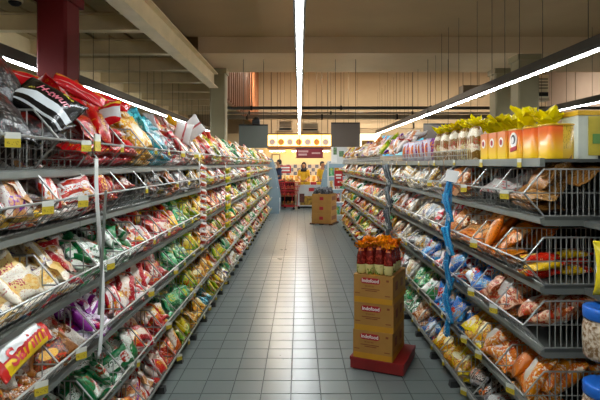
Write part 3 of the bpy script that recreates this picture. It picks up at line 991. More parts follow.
special('snack_bag', 'red bag on top of heap behind the black bags', 'snack bag', (.26, .1, .05), rf, 22, px(28, 82, 2.35), (.85, .2, -.3), (.2, -.5, .8))
m_, col_, u_ = stripe_film('red_label_film', 'b5131b', [(.2, .66, 'c9cac6'), (.66, .8, 'b5131b'), (.8, .9, 'e2b83a')])
lf = m_.fin(col_, .24, spec=.6)
special('snack_bag', 'red bag with big silver label and yellow print, upper left shelf', 'snack bag', (.17, .17, .05), lf, 31, px(106, 115, 2.6), (.85, -.1, .3), (.3, -.7, .65),
        [('oooo', .035, ink_yel, .0, .62, 0, .3)])
special('snack_bag', 'red glossy bag lying above the silver labelled bag', 'snack bag', (.22, .09, .05), rf, 41, px(110, 101, 2.75), (.85, .2, -.32), (.2, -.6, .75))
m_, col_, u_ = stripe_film('white_yellow_film', 'dfe3e0', [(.0, .36, 'f0c820'), (.36, .42, 'c8302a'), (.86, 1.0, '7a98b8')])
e_ = m_.math('ADD', m_.math('LESS_THAN', u_, .1), m_.math('GREATER_THAN', u_, .88))
wf = m_.fin(m_.mix(e_, col_, srgb('cc2a24')), .22, spec=.6)
special('noodle_packet', 'white and yellow noodle pack with red ends and red lettering, lower left', 'noodle packet', (.27, .13, .06), wf, 51, (-.925, 1.63, .945), (.05, .96, .2), (.72, -.42, .55),
        [('Sarimi', .078, ink_red, .02, -.3, 0, .15)])
m_, col_, u_ = stripe_film('red_card_film', 'e2e0dc', [(.42, .52, 'c25a5a')])
cf = m_.fin(col_, .35)
special('snack_packet', 'white square pack with red band standing tall on left top shelf', 'snack packet', (.17, .17, .03), cf, 61, px(193, 128, 4.1), (.75, -.3, .55), (.3, -.85, .3))
special('snack_packet', 'pale pack with pink panel beside the white square pack', 'snack packet', (.17, .14, .04), cf, 66, px(183, 133, 3.95), (.3, -.2, .9), (.4, -.85, .2))

# ------------------------------------------------------------------ clip strips hanging on the shelf fronts
def clip_strip(name, label, x, Y, z0, z1, side, style):
    s = 1 if side == 'left' else -1
    t = thing(name, label, 'clip strip', (x, Y, z0))
    L = z1 - z0
    m = MB()
    n = 8
    P = []
    for k in range(n + 1):
        f = k / n
        bx_ = s * (.012 + .012 * math.sin(f * 5))
        yy = .012 * math.sin(f * 4 + 1)
        for dy, dx in ((-.017, 0), (.017, 0), (.017, .003 * s), (-.017, .003 * s)):
            P.append((bx_ + dx, yy + dy - (.02 * (1 - f)), f * L))
    fs = [(k * 4 + j, k * 4 + (j + 1) % 4, (k + 1) * 4 + (j + 1) % 4, (k + 1) * 4 + j) for k in range(n) for j in range(4)]
    fs += [(0, 1, 2, 3), tuple(range(4 * n, 4 * n + 4))[::-1]]
    m.add(P, fs)
    m.build('strip', M['white'] if style != 'blue' else M['ribbon'], t)
    h = MB()
    h.bar((0, 0, L), (-s * .02, 0, L + .03), .003, 5).bar((-s * .02, 0, L + .03), (-s * .03, 0, L + .01), .003, 5)
    h.build('hook', M['wire'], t)
    return t
t = clip_strip('clip_strip', 'long white plastic strip hanging down left shelf front near camera', -.83, 2.03, .76, 1.56, 'left', 'white')
MB().bb(-.002, .004, -.028, .028, .83, .9).build('header_card', M['price'], t)
MB().box((.03, -.02, .42), (.01, .03, .5), (0, R(3), R(20))).build('clear_sleeve', M['shelf_lip'], t)
sach = bag_mesh('sachet', .085, .06, .02, 77)
sach.materials[0] = pack_mat('sachet_print', 'd8d4cc', 'b04a3a', '8a3a30', 0, 'c8c0b0')
t = clip_strip('clip_strip', 'white strip hung with small pale sachets on left shelf', -.83, 4.1, .86, 1.56, 'left', 'sachet')
MB().bb(-.002, .004, -.035, .035, .7, .76).build('header_card', M['price'], t)
for k in range(10):
    ob('sachet', sach, t, (.035, 0, .03 + k * .068), (R(90), R(12), R(65)))
gs = bag_mesh('sachet', .1, .07, .02, 78)
gs.materials[0] = pack_mat('yellow_sachet_print', 'd8c23a', '7a9a34', 'b83020', 0, 'e8e0b0')
for Y, l in ((5.55, 'thin strip of yellow sachets hanging mid left shelves'), (7.8, 'thin strip of yellow sachets hanging far along left shelves')):
    t = clip_strip('clip_strip', l, -.83, Y, .8, 1.55, 'left', 'white')
    for k in range(7):
        ob('sachet', gs, t, (.03, 0, .06 + k * .1), (R(90), R(-10), R(60)))
t = clip_strip('clip_strip', 'blue strip of hanging sachets on right shelf front', .985, 3.22, .42, 1.5, 'right', 'blue')
bs = bag_mesh('sachet', .19, .055, .02, 79)
bs.materials[0] = pack_mat('blue_sachet_print', '1f78b4', '4aa0cc', '16507a', 2, 'd8e2e8')
for k in range(9):
    ob('sachet', bs, t, (-.02 - .012 * (k % 2), .02 * (-1) ** k - .02, .08 + k * .108), (R(90), R(90 + (-1) ** k * 16), R(-70 + 12 * (k % 3))))
MB().box((-.01, -.05, 1.04), (.075, .004, .075), (R(-10), R(12), R(-20))).build('header_card', M['paper'], t)
MB().box((.03, -.06, .96), (.03, .004, .1), (0, R(35), R(-20))).build('orange_card', plain('orange_card', 'd8a070', .5), t)
t = clip_strip('clip_strip', 'strip of dark grey sachets on right shelf beyond the blue strip', .985, 5.3, .72, 1.52, 'right', 'white')
ds = bag_mesh('sachet', .22, .08, .03, 81)
ds.materials[0] = pack_mat('dark_sachet_print', '3a4044', '6a7276', '23282c', 2, 'c8c8c4')
for k in range(6):
    ob('sachet', ds, t, (-.03 - .015 * (k % 2), .025 * (-1) ** k, .1 + k * .12), (R(90), R(90 + (-1) ** k * 18), R(-65 + 12 * (k % 3))))
for (x, y, Y) in ((444, 166, 3.5), (429, 167, 3.9)):
    o = MB().box((0, 0, 0), (.004, .03, .1), (R(35), 0, R(-20))).bar((0, 0, .04), (.03, 0, .09), .002, 4).build('shelf_flag', plain('peach_card', 'e0b894', .5), loc=tuple(px(x, y, Y)))
    tag(o, 'peach paper flag clipped under right top shelf, %s one' % ('nearer' if Y < 3.7 else 'farther'), 'paper flag', 'paper flags on shelf edge')

# ------------------------------------------------------------------ right top shelf: tubs, boxes, gathered bags
def tub(label, x, y, w_, d_, h_, logo=False, rz=0.0):
    t = thing('biscuit_tub', label, 'tub', (x, y, 1.5605), (0, 0, rz), 'tubs on the right top shelf')
    n = 28
    def sq(t_, i):
        c, s = abs(math.cos(t_)), abs(math.sin(t_))
        return (c ** 9 + s ** 9) ** (-1 / 9)
    MB().lathe([(.97, 0), (.985, .006), (1, h_ * .94)], n, sx=w_ / 2, sy=d_ / 2, fn=sq).build('body', M['tub'], t, True)
    MB().lathe([(1.0, h_ * .935), (1.05, h_ * .94), (1.05, h_ * .965), (1.0, h_ * .985), (.9, h_ * .985), (.88, h_ * .975)], n, sx=w_ / 2, sy=d_ / 2, fn=sq).build('lid', M['lid'], t, True)
    if logo:
        g = ob('logo', None)
        bpy.data.objects.remove(g)
        m = MB()
        lm = MB().lathe([(.04, 0), (.04, .003)], 24).build('logo_disc', M['ink_white'], t, loc=(-w_ / 2 * 1.0, -d_ / 2 * .2, h_ * .62), rot=(R(90), 0, R(-90)))
        MB().lathe([(.024, 0), (.024, .0045)], 20, (0, .004, 0)).build('logo_head', M['ink_dark'], lm)
        MB().lathe([(.014, 0), (.014, .006)], 16, (-.003, .0, 0), sy=1.2).build('logo_face', M['ink_white'], lm)
        MB().box((0, -.045, .002), (.075, .02, .004), (0, 0, R(8))).build('logo_banner', M['carton_red'], lm)
    return t
tub('orange to yellow biscuit tub with text panel, nearest on right top shelf', 1.17, 2.26, .115, .125, .16)
tub('orange to yellow biscuit tub, second from the near end', 1.165, 2.41, .115, .125, .16)
tub('orange to yellow tub with round white logo disc, third on the shelf', 1.16, 2.56, .115, .125, .16, True)
def giftbox(label, x, y, w_, d_, h_):
    t = thing('gift_box', label, 'box', (x, y, 1.5605), group='boxes on the right top shelf')
    m = MB()
    e = .006
    ring = [(-w_ / 2 + e, -d_ / 2), (w_ / 2 - e, -d_ / 2), (w_ / 2, -d_ / 2 + e), (w_ / 2, d_ / 2 - e), (w_ / 2 - e, d_ / 2), (-w_ / 2 + e, d_ / 2), (-w_ / 2, d_ / 2 - e), (-w_ / 2, -d_ / 2 + e)]
    m.add([(a, b, z) for z in (0, h_) for a, b in ring], [(k, (k + 1) % 8, 8 + (k + 1) % 8, 8 + k) for k in range(8)] + [tuple(range(8))[::-1], tuple(range(8, 16))])
    m.build('body', M['tubbox'], t)
    d = MB().lathe([(.027, 0), (.027, .002)], 20).build('logo_disc', M['ink_white'], t, loc=(-w_ / 2 - .0005, 0, h_ * .62), rot=(0, R(-90), 0))
    MB().lathe([(.016, 0), (.016, .0035)], 16).build('logo_mark', M['carton_red'], d)
    d = MB().lathe([(.027, 0), (.027, .002)], 20).build('logo_disc', M['ink_white'], t, loc=(0, -d_ / 2 - .0005, h_ * .62), rot=(R(90), 0, 0))
    MB().lathe([(.016, 0), (.016, .0035)], 16).build('logo_mark', M['carton_red'], d)
for k, y in enumerate((2.71, 2.84, 2.97)):
    giftbox('orange and yellow box with round white logo, %s behind the tubs' % ORD[k], 1.16, y, .11, .115, .155)

yel_film = pack_mat('yellow_gather_film', 'e8cc18', 'f2e030', 'c89a10', 5, 'f4e850', .2)
def gathered(name, label, x, y, z, r, h, body_mat, top_mat, seed, neck=.6, flare=1.0, group=None):
    rr = random.Random(seed)
    t = thing(name, label, 'gift bag' if r > .045 else 'pouch', (x, y, z), (0, 0, rr.uniform(0, 6)), group)
    n = 20
    ph = [rr.uniform(0, 6) for _ in range(4)]
    def wob(a, i):
        return 1 + .06 * math.sin(3 * a + ph[0]) + .04 * math.sin(5 * a + ph[1] + i)
    hb = h * neck
    bm = MB().lathe([(r * .75, 0), (r * .98, .01), (r * 1.05, hb * .35), (r * .95, hb * .7), (r * .6, hb * .92), (r * .3, hb)], n, fn=wob).mesh('body', body_mat, True)
    ul = bm.uv_layers.new(name='UVMap')
    for lp in bm.loops:
        co = bm.vertices[lp.vertex_index].co
        ul.data[lp.index].uv = ((math.atan2(co.y, co.x) / (2 * PI) + .5) * 2 % 1, co.z / hb)
    ob('body', bm, t)
    # ruffled tuft: several folded petals
    m = MB()
    for k in range(16):
        a = 2 * PI * k / 16 + rr.uniform(-.3, .3)
        lean = rr.uniform(.1, 1.0) * flare
        ln = (h - hb) * rr.uniform(.55, 1.15)
        d = Vector((math.cos(a), math.sin(a), 0))
        s_ = Vector((-math.sin(a), math.cos(a), 0))
        rows = []
        for q in range(4):
            f = q / 3
            c = d * (r * .15 + lean * r * 1.1 * f ** 1.3) + Vector((0, 0, hb - .01 + ln * f))
            wv = r * (.12 + .38 * math.sin(f * 2.6))
            rows.append([c - s_ * wv + d * rr.uniform(-.3, .3) * r * f, c + d * .35 * r * f + Vector((0, 0, rr.uniform(-.02, .02) * f)), c + s_ * wv + d * rr.uniform(-.3, .3) * r * f])
        P = [p for row in rows for p in row]
        P2 = [p + Vector((0, 0, .0015)) + d * .002 for p in P]
        fs = [(q * 3 + j, q * 3 + j + 1, q * 3 + j + 4, q * 3 + j + 3) for q in range(3) for j in range(2)]
        m.add(P + P2, fs[:] + [tuple(i + 12 for i in f_[::-1]) for f_ in fs])
    m.build('tuft', top_mat, t, False)
    return t
gift_mat = pack_mat('gift_bag_print', 'd8b428', 'e8d88a', 'b05a20', 5, '9a6a20')
for k in range(9):
    gathered('gift_bag', 'yellow bag with crumpled yellow top behind tubs, %s from near end' % ORD[k], 1.37 + .03 * (k % 2), 2.70 + k * .13, 1.5605, .06, .275 + .02 * (k % 3), gift_mat, yel_film, 100 + k, .66, 1.5, 'yellow gathered bags on top shelf')
cream_mat = pack_mat('cream_pouch_print', '8a6a3a', 'e6dcc4', 'b03a2c', 2, 'd8c890')
for k in range(9):
    gathered('pouch', 'brown and cream pouch with yellow top, %s past the boxes' % ORD[k], 1.14 + .02 * (k % 2), 3.18 + k * .105, 1.5605, .045, .28, cream_mat, yel_film, 200 + k, .8, 1.1, 'cream pouches on top shelf')
for k in range(6):
    gathered('pouch', 'cream pouch with yellow top in rear row, %s past boxes' % ORD[k], 1.27, 3.65 + k * .12, 1.5605, .045, .3, cream_mat, yel_film, 240 + k, .8, 1.1, 'cream pouches on top shelf')
rngp = random.Random(8)
pm_ = pack_mat('purple_top_print', 'c9c6d6', '6a2a8a', 'e0702a', 0, 'e08a3a')
pm2 = pack_mat('white_purple_print', 'dcdce4', 'e8823a', '5a2a80', 1, '6a3a9a')
pmesh = [bag_mesh('snack_packet', .19, .13, .06, 300 + i) for i in range(3)]
k = 0
for row, xx in enumerate((1.13, 1.24)):
    for q in range(9):
        o = ob('snack_packet', rngp.choice(pmesh))
        o.matrix_world = orient((xx, 4.16 + q * .125, 1.5605 + .097 + row * .01), (rngp.uniform(-.1, .1), rngp.uniform(-.1, .1), 1), (-.75, -.65 + rngp.uniform(-.3, .3), .2))
        o.material_slots[0].link = 'OBJECT'
        o.material_slots[0].material = rngp.choice((pm_, pm2))
        tag(o, 'purple, orange and white packet standing on right top shelf, %s row, %s along' % (('front', 'rear')[row], ORD[q]), 'snack packet', 'purple packets on top shelf')

# opposite side of the right gondola, seen only over the top shelf
bk = thing('shelving_bay', 'shelving bay backing onto the near right bay, facing next aisle', 'shelving', (RX + .91, 2.17, 0), group='shelving bays along the aisle')
ob('upright', UPS, bk); ob('upright', UPS, bk, (0, .999, 0)); ob('kick_plate', KICK, bk)
ob('top_shelf', TSHELF, bk, (0, 0, 1.56))
for z in DECKS:
    ob('shelf', DECK, bk, (0, 0, z))
gd = MB()
for z in (.03, .06, .09):
    gd.bar((-.42, 0, z), (-.42, .9, z), .003, 4)
for k in range(18):
    gd.bar((-.42, k * .053, 0), (-.42, k * .053, .1), .003, 4)
gd.bar((-.42, .0, .03), (-.0, .0, .03), .004, 4).bar((-.42, .0, .07), (-.0, .0, .07), .004, 4)
gd.build('shelf_guard', M['shelf_lip'], bk, loc=(0, .04, 1.56))
t = thing('carton', 'white and yellow printed box behind the nearest tub, far right', 'box', (1.58, 2.60, 1.561))
MB().bb(-.16, .16, -.08, .08, 0, .24).build('body', plain('white_green_board', 'dfe6d6', .5), t)
MB().bb(-.11, .165, -.084, -.08, .02, .22).build('yellow_panel', plain('yellow_green_print', 'dcc63a', .5, 0, .2), t)
MB().bb(-.165, .165, -.085, .085, .225, .25).build('lid', M['lid'], t)
MB().bb(-.09, .02, -.087, -.084, .08, .13).build('green_mark', plain('green_print', '6a9a4a', .5), t)

# ------------------------------------------------------------------ end display at the right edge
ec = thing('end_display', 'grey end-of-aisle display rack at right edge of view', 'shelving', (1.19, 2.12, 0))
MB().bb(.1, .85, -.02, 0, .05, 1.6).build('back_panel', M['dark'], ec)
MB().bb(.1, .13, -.05, -.02, 0, 1.6).build('upright', M['shelf'], ec)
MB().bb(.82, .85, -.05, -.02, 0, 1.6).build('upright', M['shelf'], ec)
for z in (.47, .77, 1.02, 1.3):
    d = MB().bb(.0, .85, -.3, -.05, z - .025, z).build('shelf', M['shelf'], ec)
    for x in (.02, .3):
        MB().bb(x - .02, x + .03, -.305, -.3, z - .05, z + .0).build('price_ticket', M['price'], d)
MB().bb(.0, .85, -.3, -.02, 0, .1).build('base', M['kick'], ec)
def jar(label, x, y, z):
    t = thing('snack_jar', label, 'jar', (x, y, z), group='jars on end display')
    m = NT('jar_contents'); 
    tc = m.n('ShaderNodeTexCoord')
    nz = m.noise(tc.outputs['Object'], 70.0, 3)
    cm = m.fin(m.mix(m.ramp(nz, .4, .6), srgb('8a6a48'), srgb('d8c8b0')), .25)
    MB().lathe([(.07, 0), (.082, .012), (.085, .07), (.085, .13), (.075, .155), (.07, .16)], 24).build('body', cm, t, True)
    MB().lathe([(.08, .158), (.084, .162), (.084, .2), (.078, .205), (.05, .205)], 24).build('lid', M['bluelid'], t, True)
jar('clear snack jar with blue lid at right edge, upper one', 1.21, 1.95, .7705)
jar('clear snack jar with blue lid at right edge, lower one', 1.21, 1.95, .4705)
m_, col_, u_ = stripe_film('yellow_hung_film', 'dfe0dc', [(.0, .1, 'e2cc2a'), (.82, 1.0, 'e2cc2a')])
yf = m_.fin(m_.mix(m_.math('LESS_THAN', u_, .14), col_, srgb('e2cc2a')), .25)
special('snack_bag', 'yellow and white bag with fried food picture at right edge', 'snack bag', (.21, .16, .05), yf, 71, (1.215, 1.9, 1.135), (0, 0, 1), (-.25, -1, .1),
        [('oo', .05, M['foodcol'], -.2, .6, 0, 0), ('oo', .03, M['ink_dark'], .5, .1, R(90), 0)])

# ------------------------------------------------------------------ carton stack on the red plinth
A = R(-24)
def cart_frame(o):
    o.rotation_euler = (0, 0, A)
fr = Vector((.68, 3.60, 0))                     # front right corner on plan
ux, uy = Vector((math.cos(A), math.sin(A), 0)), Vector((-math.sin(A), math.cos(A), 0))
W_, D_, H_ = .30, .40, .206
pc = fr - ux * (W_ / 2) + uy * (D_ / 2)
t = thing('red_plinth', 'low red plinth under the stack of cartons', 'plinth', tuple(pc + ux * .03))
t.rotation_euler = (0, 0, A)
MB().bb(-.2, .2, -.215, .215, .012, .09).build('top_box', M['plinth'], t)
MB().bb(-.185, .185, -.2, .2, 0, .012).build('base', M['dark'], t)
for s in (-1, 1):
    MB().bb(s * .2 - .004, s * .2 + .004, -.215, .215, .07, .094).build('edge_strip', M['plinth'], t)
LOGO = text_mesh('Indofood', .036, M['ink_white'])
sub1 = text_mesh('MI INSTAN', .014, M['carton_ink'])
for k in range(3):
    t = thing('carton', 'tan noodle carton with red banner, %s of stack on red plinth' % ('bottom', 'middle', 'top')[k], 'carton', tuple(pc + Vector((.004 * (k - 1), .003 * (k % 2), .0905 + k * (H_ + .001)))), (0, 0, A + R((0, 1.5, -1)[k])), 'cartons on red plinth')
    a, d, h = W_ / 2, D_ / 2, H_
    e = .004
    ring = [(-a + e, -d), (a - e, -d), (a, -d + e), (a, d - e), (a - e, d), (-a + e, d), (-a, d - e), (-a, -d + e)]
    MB().add([(x, y, z) for z in (0, h) for x, y in ring], [(i, (i + 1) % 8, 8 + (i + 1) % 8, 8 + i) for i in range(8)] + [tuple(range(8))[::-1], tuple(range(8, 16))]).build('body', M['carton'], t)
    MB().bb(-a + e, a - e, -d - .0012, -d, .0, h * .2).build('yellow_band', M['carton_y'], t)
    MB().bb(a, a + .0012, -d + e, d - e, .0, h * .2).build('yellow_band', M['carton_y'], t)
    MB().bb(-.03, .03, -d, d, h - .0005, h + .001).build('tape', M['carton_y'], t)
    bn = MB()
    n = 10
    P = []
    for sgn, cx in ((-1, -.055), (1, .055)):
        for i in range(n):
            an = (PI / 2 + PI * i / (n - 1)) if sgn < 0 else (-PI / 2 + PI * i / (n - 1))
            P.append((cx - .02 + .02 * math.cos(an), .022 * math.sin(an)))
    P = [(x, z + h * .8) for x, z in P]
    nn = len(P)
    bn.add([(x, y, z) for y in (-d - .0005, -d - .0025) for x, z in P], [tuple(range(nn)), tuple(range(nn, 2 * nn))[::-1]] + [(i, (i + 1) % nn, nn + (i + 1) % nn, nn + i) for i in range(nn)])
    b = bn.build('red_banner', M['carton_red'], t)
    ob('lettering', LOGO, b, (-.02, -d - .004, h * .8), (R(90), 0, 0))
    ob('small_print', sub1, t, (-.025, -d - .002, h * .6), (R(90), 0, 0))
    for q, (x0, x1, z) in enumerate(((-.09, .05, .5), (-.14, -.1, .33), (.09, .13, .3), (-.06, .03, .44), (.1, .12, .82))):
        MB().bb(x0, x1, -d - .0015, -d - .0003, h * z - .003, h * z + .003 if q < 4 else h * z + .012).build('print_line', M['carton_ink'], t)
    for s in (-1, 1):
        MB().bb(a + .0002, a + .0014, -.02 + s * .08 - .03, .02 + s * .08, h * .45, h * .75).build('side_print', M['carton_ink'], t)
orange_film = pack_mat('orange_tuft_film', 'e8722a', 'f09a3a', 'd84a1a', 5, 'f4b860', .2)
def pouch_mat():
    m = NT('sauce_pouch_print')
    tc = m.n('ShaderNodeTexCoord')
    sp = m.n('ShaderNodeSeparateXYZ')
    m.put(sp.inputs[0], tc.outputs['Generated'])
    x, y, z = sp.outputs
    col = m.mix(m.math('GREATER_THAN', z, .36), srgb('d9d08a'), srgb('6e1c14'))
    col = m.mix(m.math('GREATER_THAN', z, .86), col, srgb('e8722a'))
    nz = m.noise(tc.outputs['Object'], 40, 2)
    col = m.mix(m.math('MULTIPLY', m.math('GREATER_THAN', nz, .56), m.math('GREATER_THAN', z, .4)), col, srgb('9a3024'))
    col = m.mix(m.math('MULTIPLY', m.math('GREATER_THAN', nz, .6), m.math('LESS_THAN', z, .3)), col, srgb('6a8a2a'))
    return m.fin(col, .25)
spm = pouch_mat()
top_z = .0905 + 3 * (H_ + .001) + .001
k = 0
for r_ in range(4):
    for q in range(4):
        p = pc + ux * (-.105 + q * .07) + uy * (-.15 + r_ * .085)
        gathered('pouch', 'dark red sauce pouch with orange top on cartons, row %s, place %s' % (ORD[r_].replace('first', 'one').replace('second', 'two').replace('third', 'three').replace('fourth', 'four'), ('one', 'two', 'three', 'four')[q]), p.x, p.y, top_z, .034, .235 + .012 * ((q + r_) % 3), spm, orange_film, 400 + k, .84, 1.25, 'sauce pouches on carton stack')
        k += 1

# ------------------------------------------------------------------ far carton stack
t0 = Vector((.50, 12.45, 0))
pal = thing('pallet', 'dark low pallet under the far carton stack', 'pallet', (.64, 12.72, 0), (0, 0, R(-20)))
for x in (-.25, 0, .25):
    MB().bb(x - .05, x + .05, -.3, .3, .0, .02).build('board', M['dark'], pal)
for y in (-.25, 0, .25):
    MB().bb(-.3, .3, y - .04, y + .04, .02, .034).build('board', M['carton_ink'], pal)
k = 0
for lv in range(3):
    t = thing('carton', 'tan carton with red mark by the bakery, %s of far stack' % ('bottom', 'middle', 'top')[lv], 'carton', (.64, 12.72, .0345 + lv * .246), (0, 0, R(-20 + lv)), 'far cartons')
    MB().bb(-.25, .25, -.28, .28, 0, .245).build('body', M['carton'], t)
    MB().bb(-.05, .05, -.283, -.28, .09, .17).build('red_mark', M['carton_red'], t)
    MB().bb(-.25, .25, -.03, .03, .2445, .2455).build('tape', M['carton_y'], t)
    MB().bb(.25, .252, -.2, .2, .08, .18).build('side_print', M['carton_ink'], t)
bb_ = bag_mesh('snack_packet', .2, .15, .08, 500)
bb_.materials[0] = pack_mat('black_small_print', '1a1a1c', '4a4a50', 'a0a0a4', 5, '2a2a2e')
for k in range(8):
    p = Vector((.64, 12.72, -.036)) + Euler((0, 0, R(-20))).to_matrix() @ Vector((-.16 + (k % 3) * .16, -.2 + (k // 3) * .19, .83 + (.02 if k % 2 else 0) + .02))
    o = ob('snack_packet', bb_)
    o.matrix_world = orient(p, (.3 * (-1) ** k, .2, 1), (.2, -1, .4))
    tag(o, 'black packet standing on the far tan cartons, %s of the heap' % ORD[k], 'snack packet', 'black packets on far cartons')

# ------------------------------------------------------------------ chillers at the aisle's end
def chiller(label, x_front, s, y0, y1, h=1.72):
    """s=+1: opens towards +x"""
    t = thing('display_chiller', label, 'chiller', (x_front, y0, 0))
    prof = [(0, 0), (0, .45), (-.05, .75), (-.12, 1.15), (-.26, h - .05), (-.34, h), (-.85, h), (-.85, 0)]
    def panel(ya, yb, name, mat, pf=prof):
        n = len(pf)
        m = MB()
        m.add([(x * s, y, z) for y in (ya, yb) for x, z in pf], [tuple(range(n)), tuple(range(n, 2 * n))[::-1]] + [(i, (i + 1) % n, n + (i + 1) % n, n + i) for i in range(n)])
        m.build(name, mat, t)
    L = y1 - y0
    panel(0, .05, 'side_panel', M['blue_panel'])
    panel(L - .05, L, 'side_panel', M['blue_panel'])
    MB().bb(min(-.85 * s, -.8 * s), max(-.85 * s, -.8 * s), .05, L - .05, 0, h).build('back_wall', M['white'], t)
    a_, b_ = sorted((-.8 * s, -.02 * s))
    MB().bb(a_, b_, .05, L - .05, 0, .4).build('well', M['white'], t)
    for z, d in ((.75, .1), (1.05, .16), (1.35, .24)):
        a_, b_ = sorted((-.8 * s, -d * s))
        MB().bb(a_, b_, .05, L - .05, z - .02, z).build('shelf', M['white'], t)
    a_, b_ = sorted((-.85 * s, -.34 * s))
    MB().bb(a_, b_, .05, L - .05, h - .08, h).build('canopy', M['blue_panel'], t)
    return t
chiller('pale blue curved chiller end panel left of the bakery', -.62, 1, 15.2, 16.6)
chiller('pale blue chiller side panel right of the bakery counter', .66, -1, 15.4, 16.8, 1.62)

# ------------------------------------------------------------------ bakery
bwall = struct(MB().bb(-3.6, 2.1, 20.0, 20.1, 0, 2.75).build('wall_bakery', M['cream']))
mos = plain('blue_mosaic', '8a94b4', .3, 0, .4, 30)
mos2 = plain('white_mosaic', 'd8d4d0', .3, 0, .1, 30)
tm2 = [MB().box((0, 0, 0), (.14, .02, .14)).mesh('wall_tile', mm) for mm in (mos, mos2)]
for i in range(30):
    for j in range(3):
        ob('wall_tile', tm2[(i + j) % 2], bwall, (-2.2 + i * .145, 19.99, 1.14 + j * .145))
t = thing('bakery_lightbox', 'glowing yellow light box with round food pictures above bakery', 'sign', (0, 19.2, 2.15))
MB().bb(-1.22, 1.22, 0, .2, 0, .5).build('glow_panel', M['signglow'], t)
MB().bb(-1.25, 1.25, -.01, .21, .5, .56).build('top_trim', M['clad'], t)
MB().bb(-1.25, 1.25, -.01, .21, -.05, 0).build('bottom_trim', M['clad'], t)
for k in range(7):
    x = -1.06 + k * .345
    MB().lathe([(.125, 0), (.125, .02)], 20, sx=1 if k != 5 else .9).build('food_picture', M['foodglow'] if k in (1, 3, 5) else M['foodglow2'], t, loc=(x, -.0, .22), rot=(R(90), 0, 0))
for s in (-1, 1):
    MB().bar((s * 1.1, .1, .56), (s * 1.1, .1, 3.9), .02, 6).build('hanger_rod', M['duct'], t)
t = thing('hanging_sign', 'dark red sign with pale lettering below bakery light box', 'sign', (.38, 18.6, 1.76))
MB().bb(-.5, .5, 0, .05, 0, .34).build('panel', M['maroon'], t)
MB().bb(-.54, .54, .01, .06, -.02, .0).build('frame_bar', M['dark'], t)
MB().bb(-.54, .54, .01, .06, .34, .37).build('frame_bar', M['dark'], t)
for (x0, x1, z0, z1) in ((-.44, -.05, .2, .27), (-.42, -.1, .08, .15), (.08, .4, .14, .2)):
    MB().bb(x0, x1, -.006, 0, z0, z1).build('lettering_bar', plain('sign_pale_print', 'd8a8a4', .5), t)
for s in (-1, 1):
    MB().bar((s * .45, .03, .37), (s * .45, .03, .4), .01, 5).build('hanger', M['dark'], t)
struct(MB().bb(-1.6, 1.6, 18.6, 18.75, 2.13, 2.2).build('trim_2', M['clad']))
# warm lamps added under the canopy to brighten the bakery
for k in range(5):
    t = thing('added_bakery_lamp', 'added warm strip lamp under bakery canopy, %s from left' % ORD[k], 'lamp', (-1.7 + k * .85, 18.95, 2.0), group='added warm lamps over bakery')
    MB().bb(-.3, .3, -.05, .05, .02, .09).build('housing', M['white'], t)
    MB().bb(-.28, .28, -.03, .03, 0, .02).build('tube', M['added_warmtube'], t)
    MB().bar((0, 0, .09), (0, 0, 4.2), .008, 5).build('stem', M['dark'], t)
t = thing('bakery_counter', 'white bakery counter with food print on its front', 'counter', (.42, 17.1, 0))
MB().bb(-.5, .55, 0, .6, .06, .77).build('body', M['white'], t)
MB().bb(-.53, .58, -.02, .62, .77, .8).build('counter_top', M['white'], t)
MB().bb(-.46, .51, .04, .56, 0, .06).build('plinth', M['dark'], t)
MB().bb(-.4, .5, -.004, 0, .1, .42).build('food_print', plain('counter_food_print', 'd8a838', .5, 0, .45, 9), t)
MB().bb(-.42, -.25, -.008, -.004, .2, .5).build('dark_print', plain('counter_dark_print', '7a4030', .5, 0, .3, 9), t)
MB().bb(-.1, .2, -.008, -.004, .58, .7).build('red_label', M['red'], t)
# bread trays on the counter
for k in range(4):
    t = thing('bread_tray', 'yellow tray of bread on bakery counter, %s from left' % ORD[k], 'tray', (.05 + k * .22, 17.35, .801), group='trays on counter')
    m = MB(); m.bb(-.1, .1, -.15, .15, 0, .01)
    for a in ((-.1, -.09, -.15, .15), (.09, .1, -.15, .15), (-.1, .1, -.15, -.14), (-.1, .1, .14, .15)):
        m.bb(a[0], a[1], a[2], a[3], 0, .09)
    m.build('tray', M['yellow'] if k != 2 else M['red'], t)
    for q in range(4):
        MB().lathe([(.01, -.03), (.045, -.02), (.055, 0), (.04, .025), (.01, .035)], 10, sx=1.3).build('bread_roll', M['bread2'], t, True, loc=(-.03 + .06 * (q % 2), -.07 + .14 * (q // 2), .045))
# bread rack left of the counter
t = thing('bread_rack', 'low wooden rack of bread left of bakery counter', 'rack', (-.47, 17.3, 0))
for s in (-1, 1):
    MB().bb(s * .3 - .015, s * .3 + .015, 0, .45, 0, .95).build('side_panel', M['clad'], t)
for z in (.12, .4, .66, .92):
    MB().bb(-.3, .3, 0, .45, z - .02, z).build('shelf', M['clad'], t)
MB().bb(-.3, .3, .44, .46, .0, .95).build('back_panel', M['dark'], t)
loafm = MB().lathe([(.01, -.09), (.05, -.08), (.06, 0), (.05, .08), (.01, .09)], 10, sx=.9).mesh('loaf', M['bread'], True)
loafm2 = loafm.copy(); loafm2.materials.clear(); loafm2.materials.append(M['bread2'])
n = 0
for lv, z in enumerate((.12, .4, .66, .92)):
    for q in range(4):
        o = ob('bread_loaf', (loafm, loafm2)[(q + lv) % 2], None, (-.47 - .21 + q * .14, 17.42, z + .054), (R(90), 0, 0))
        tag(o, 'golden loaf on wooden bakery rack, %s shelf, %s from left' % (('bottom', 'second', 'third', 'top')[lv], ORD[q]), 'bread', 'loaves on rack')
t = thing('promotion_sign', 'red sign with white print above the bread rack', 'sign', (-.5, 17.55, .95))
MB().bar((0, 0, 0), (0, 0, .25), .015, 6).build('post', M['white'], t)
MB().bb(-.2, .2, -.02, .0, .25, .52).build('panel', M['red'], t)
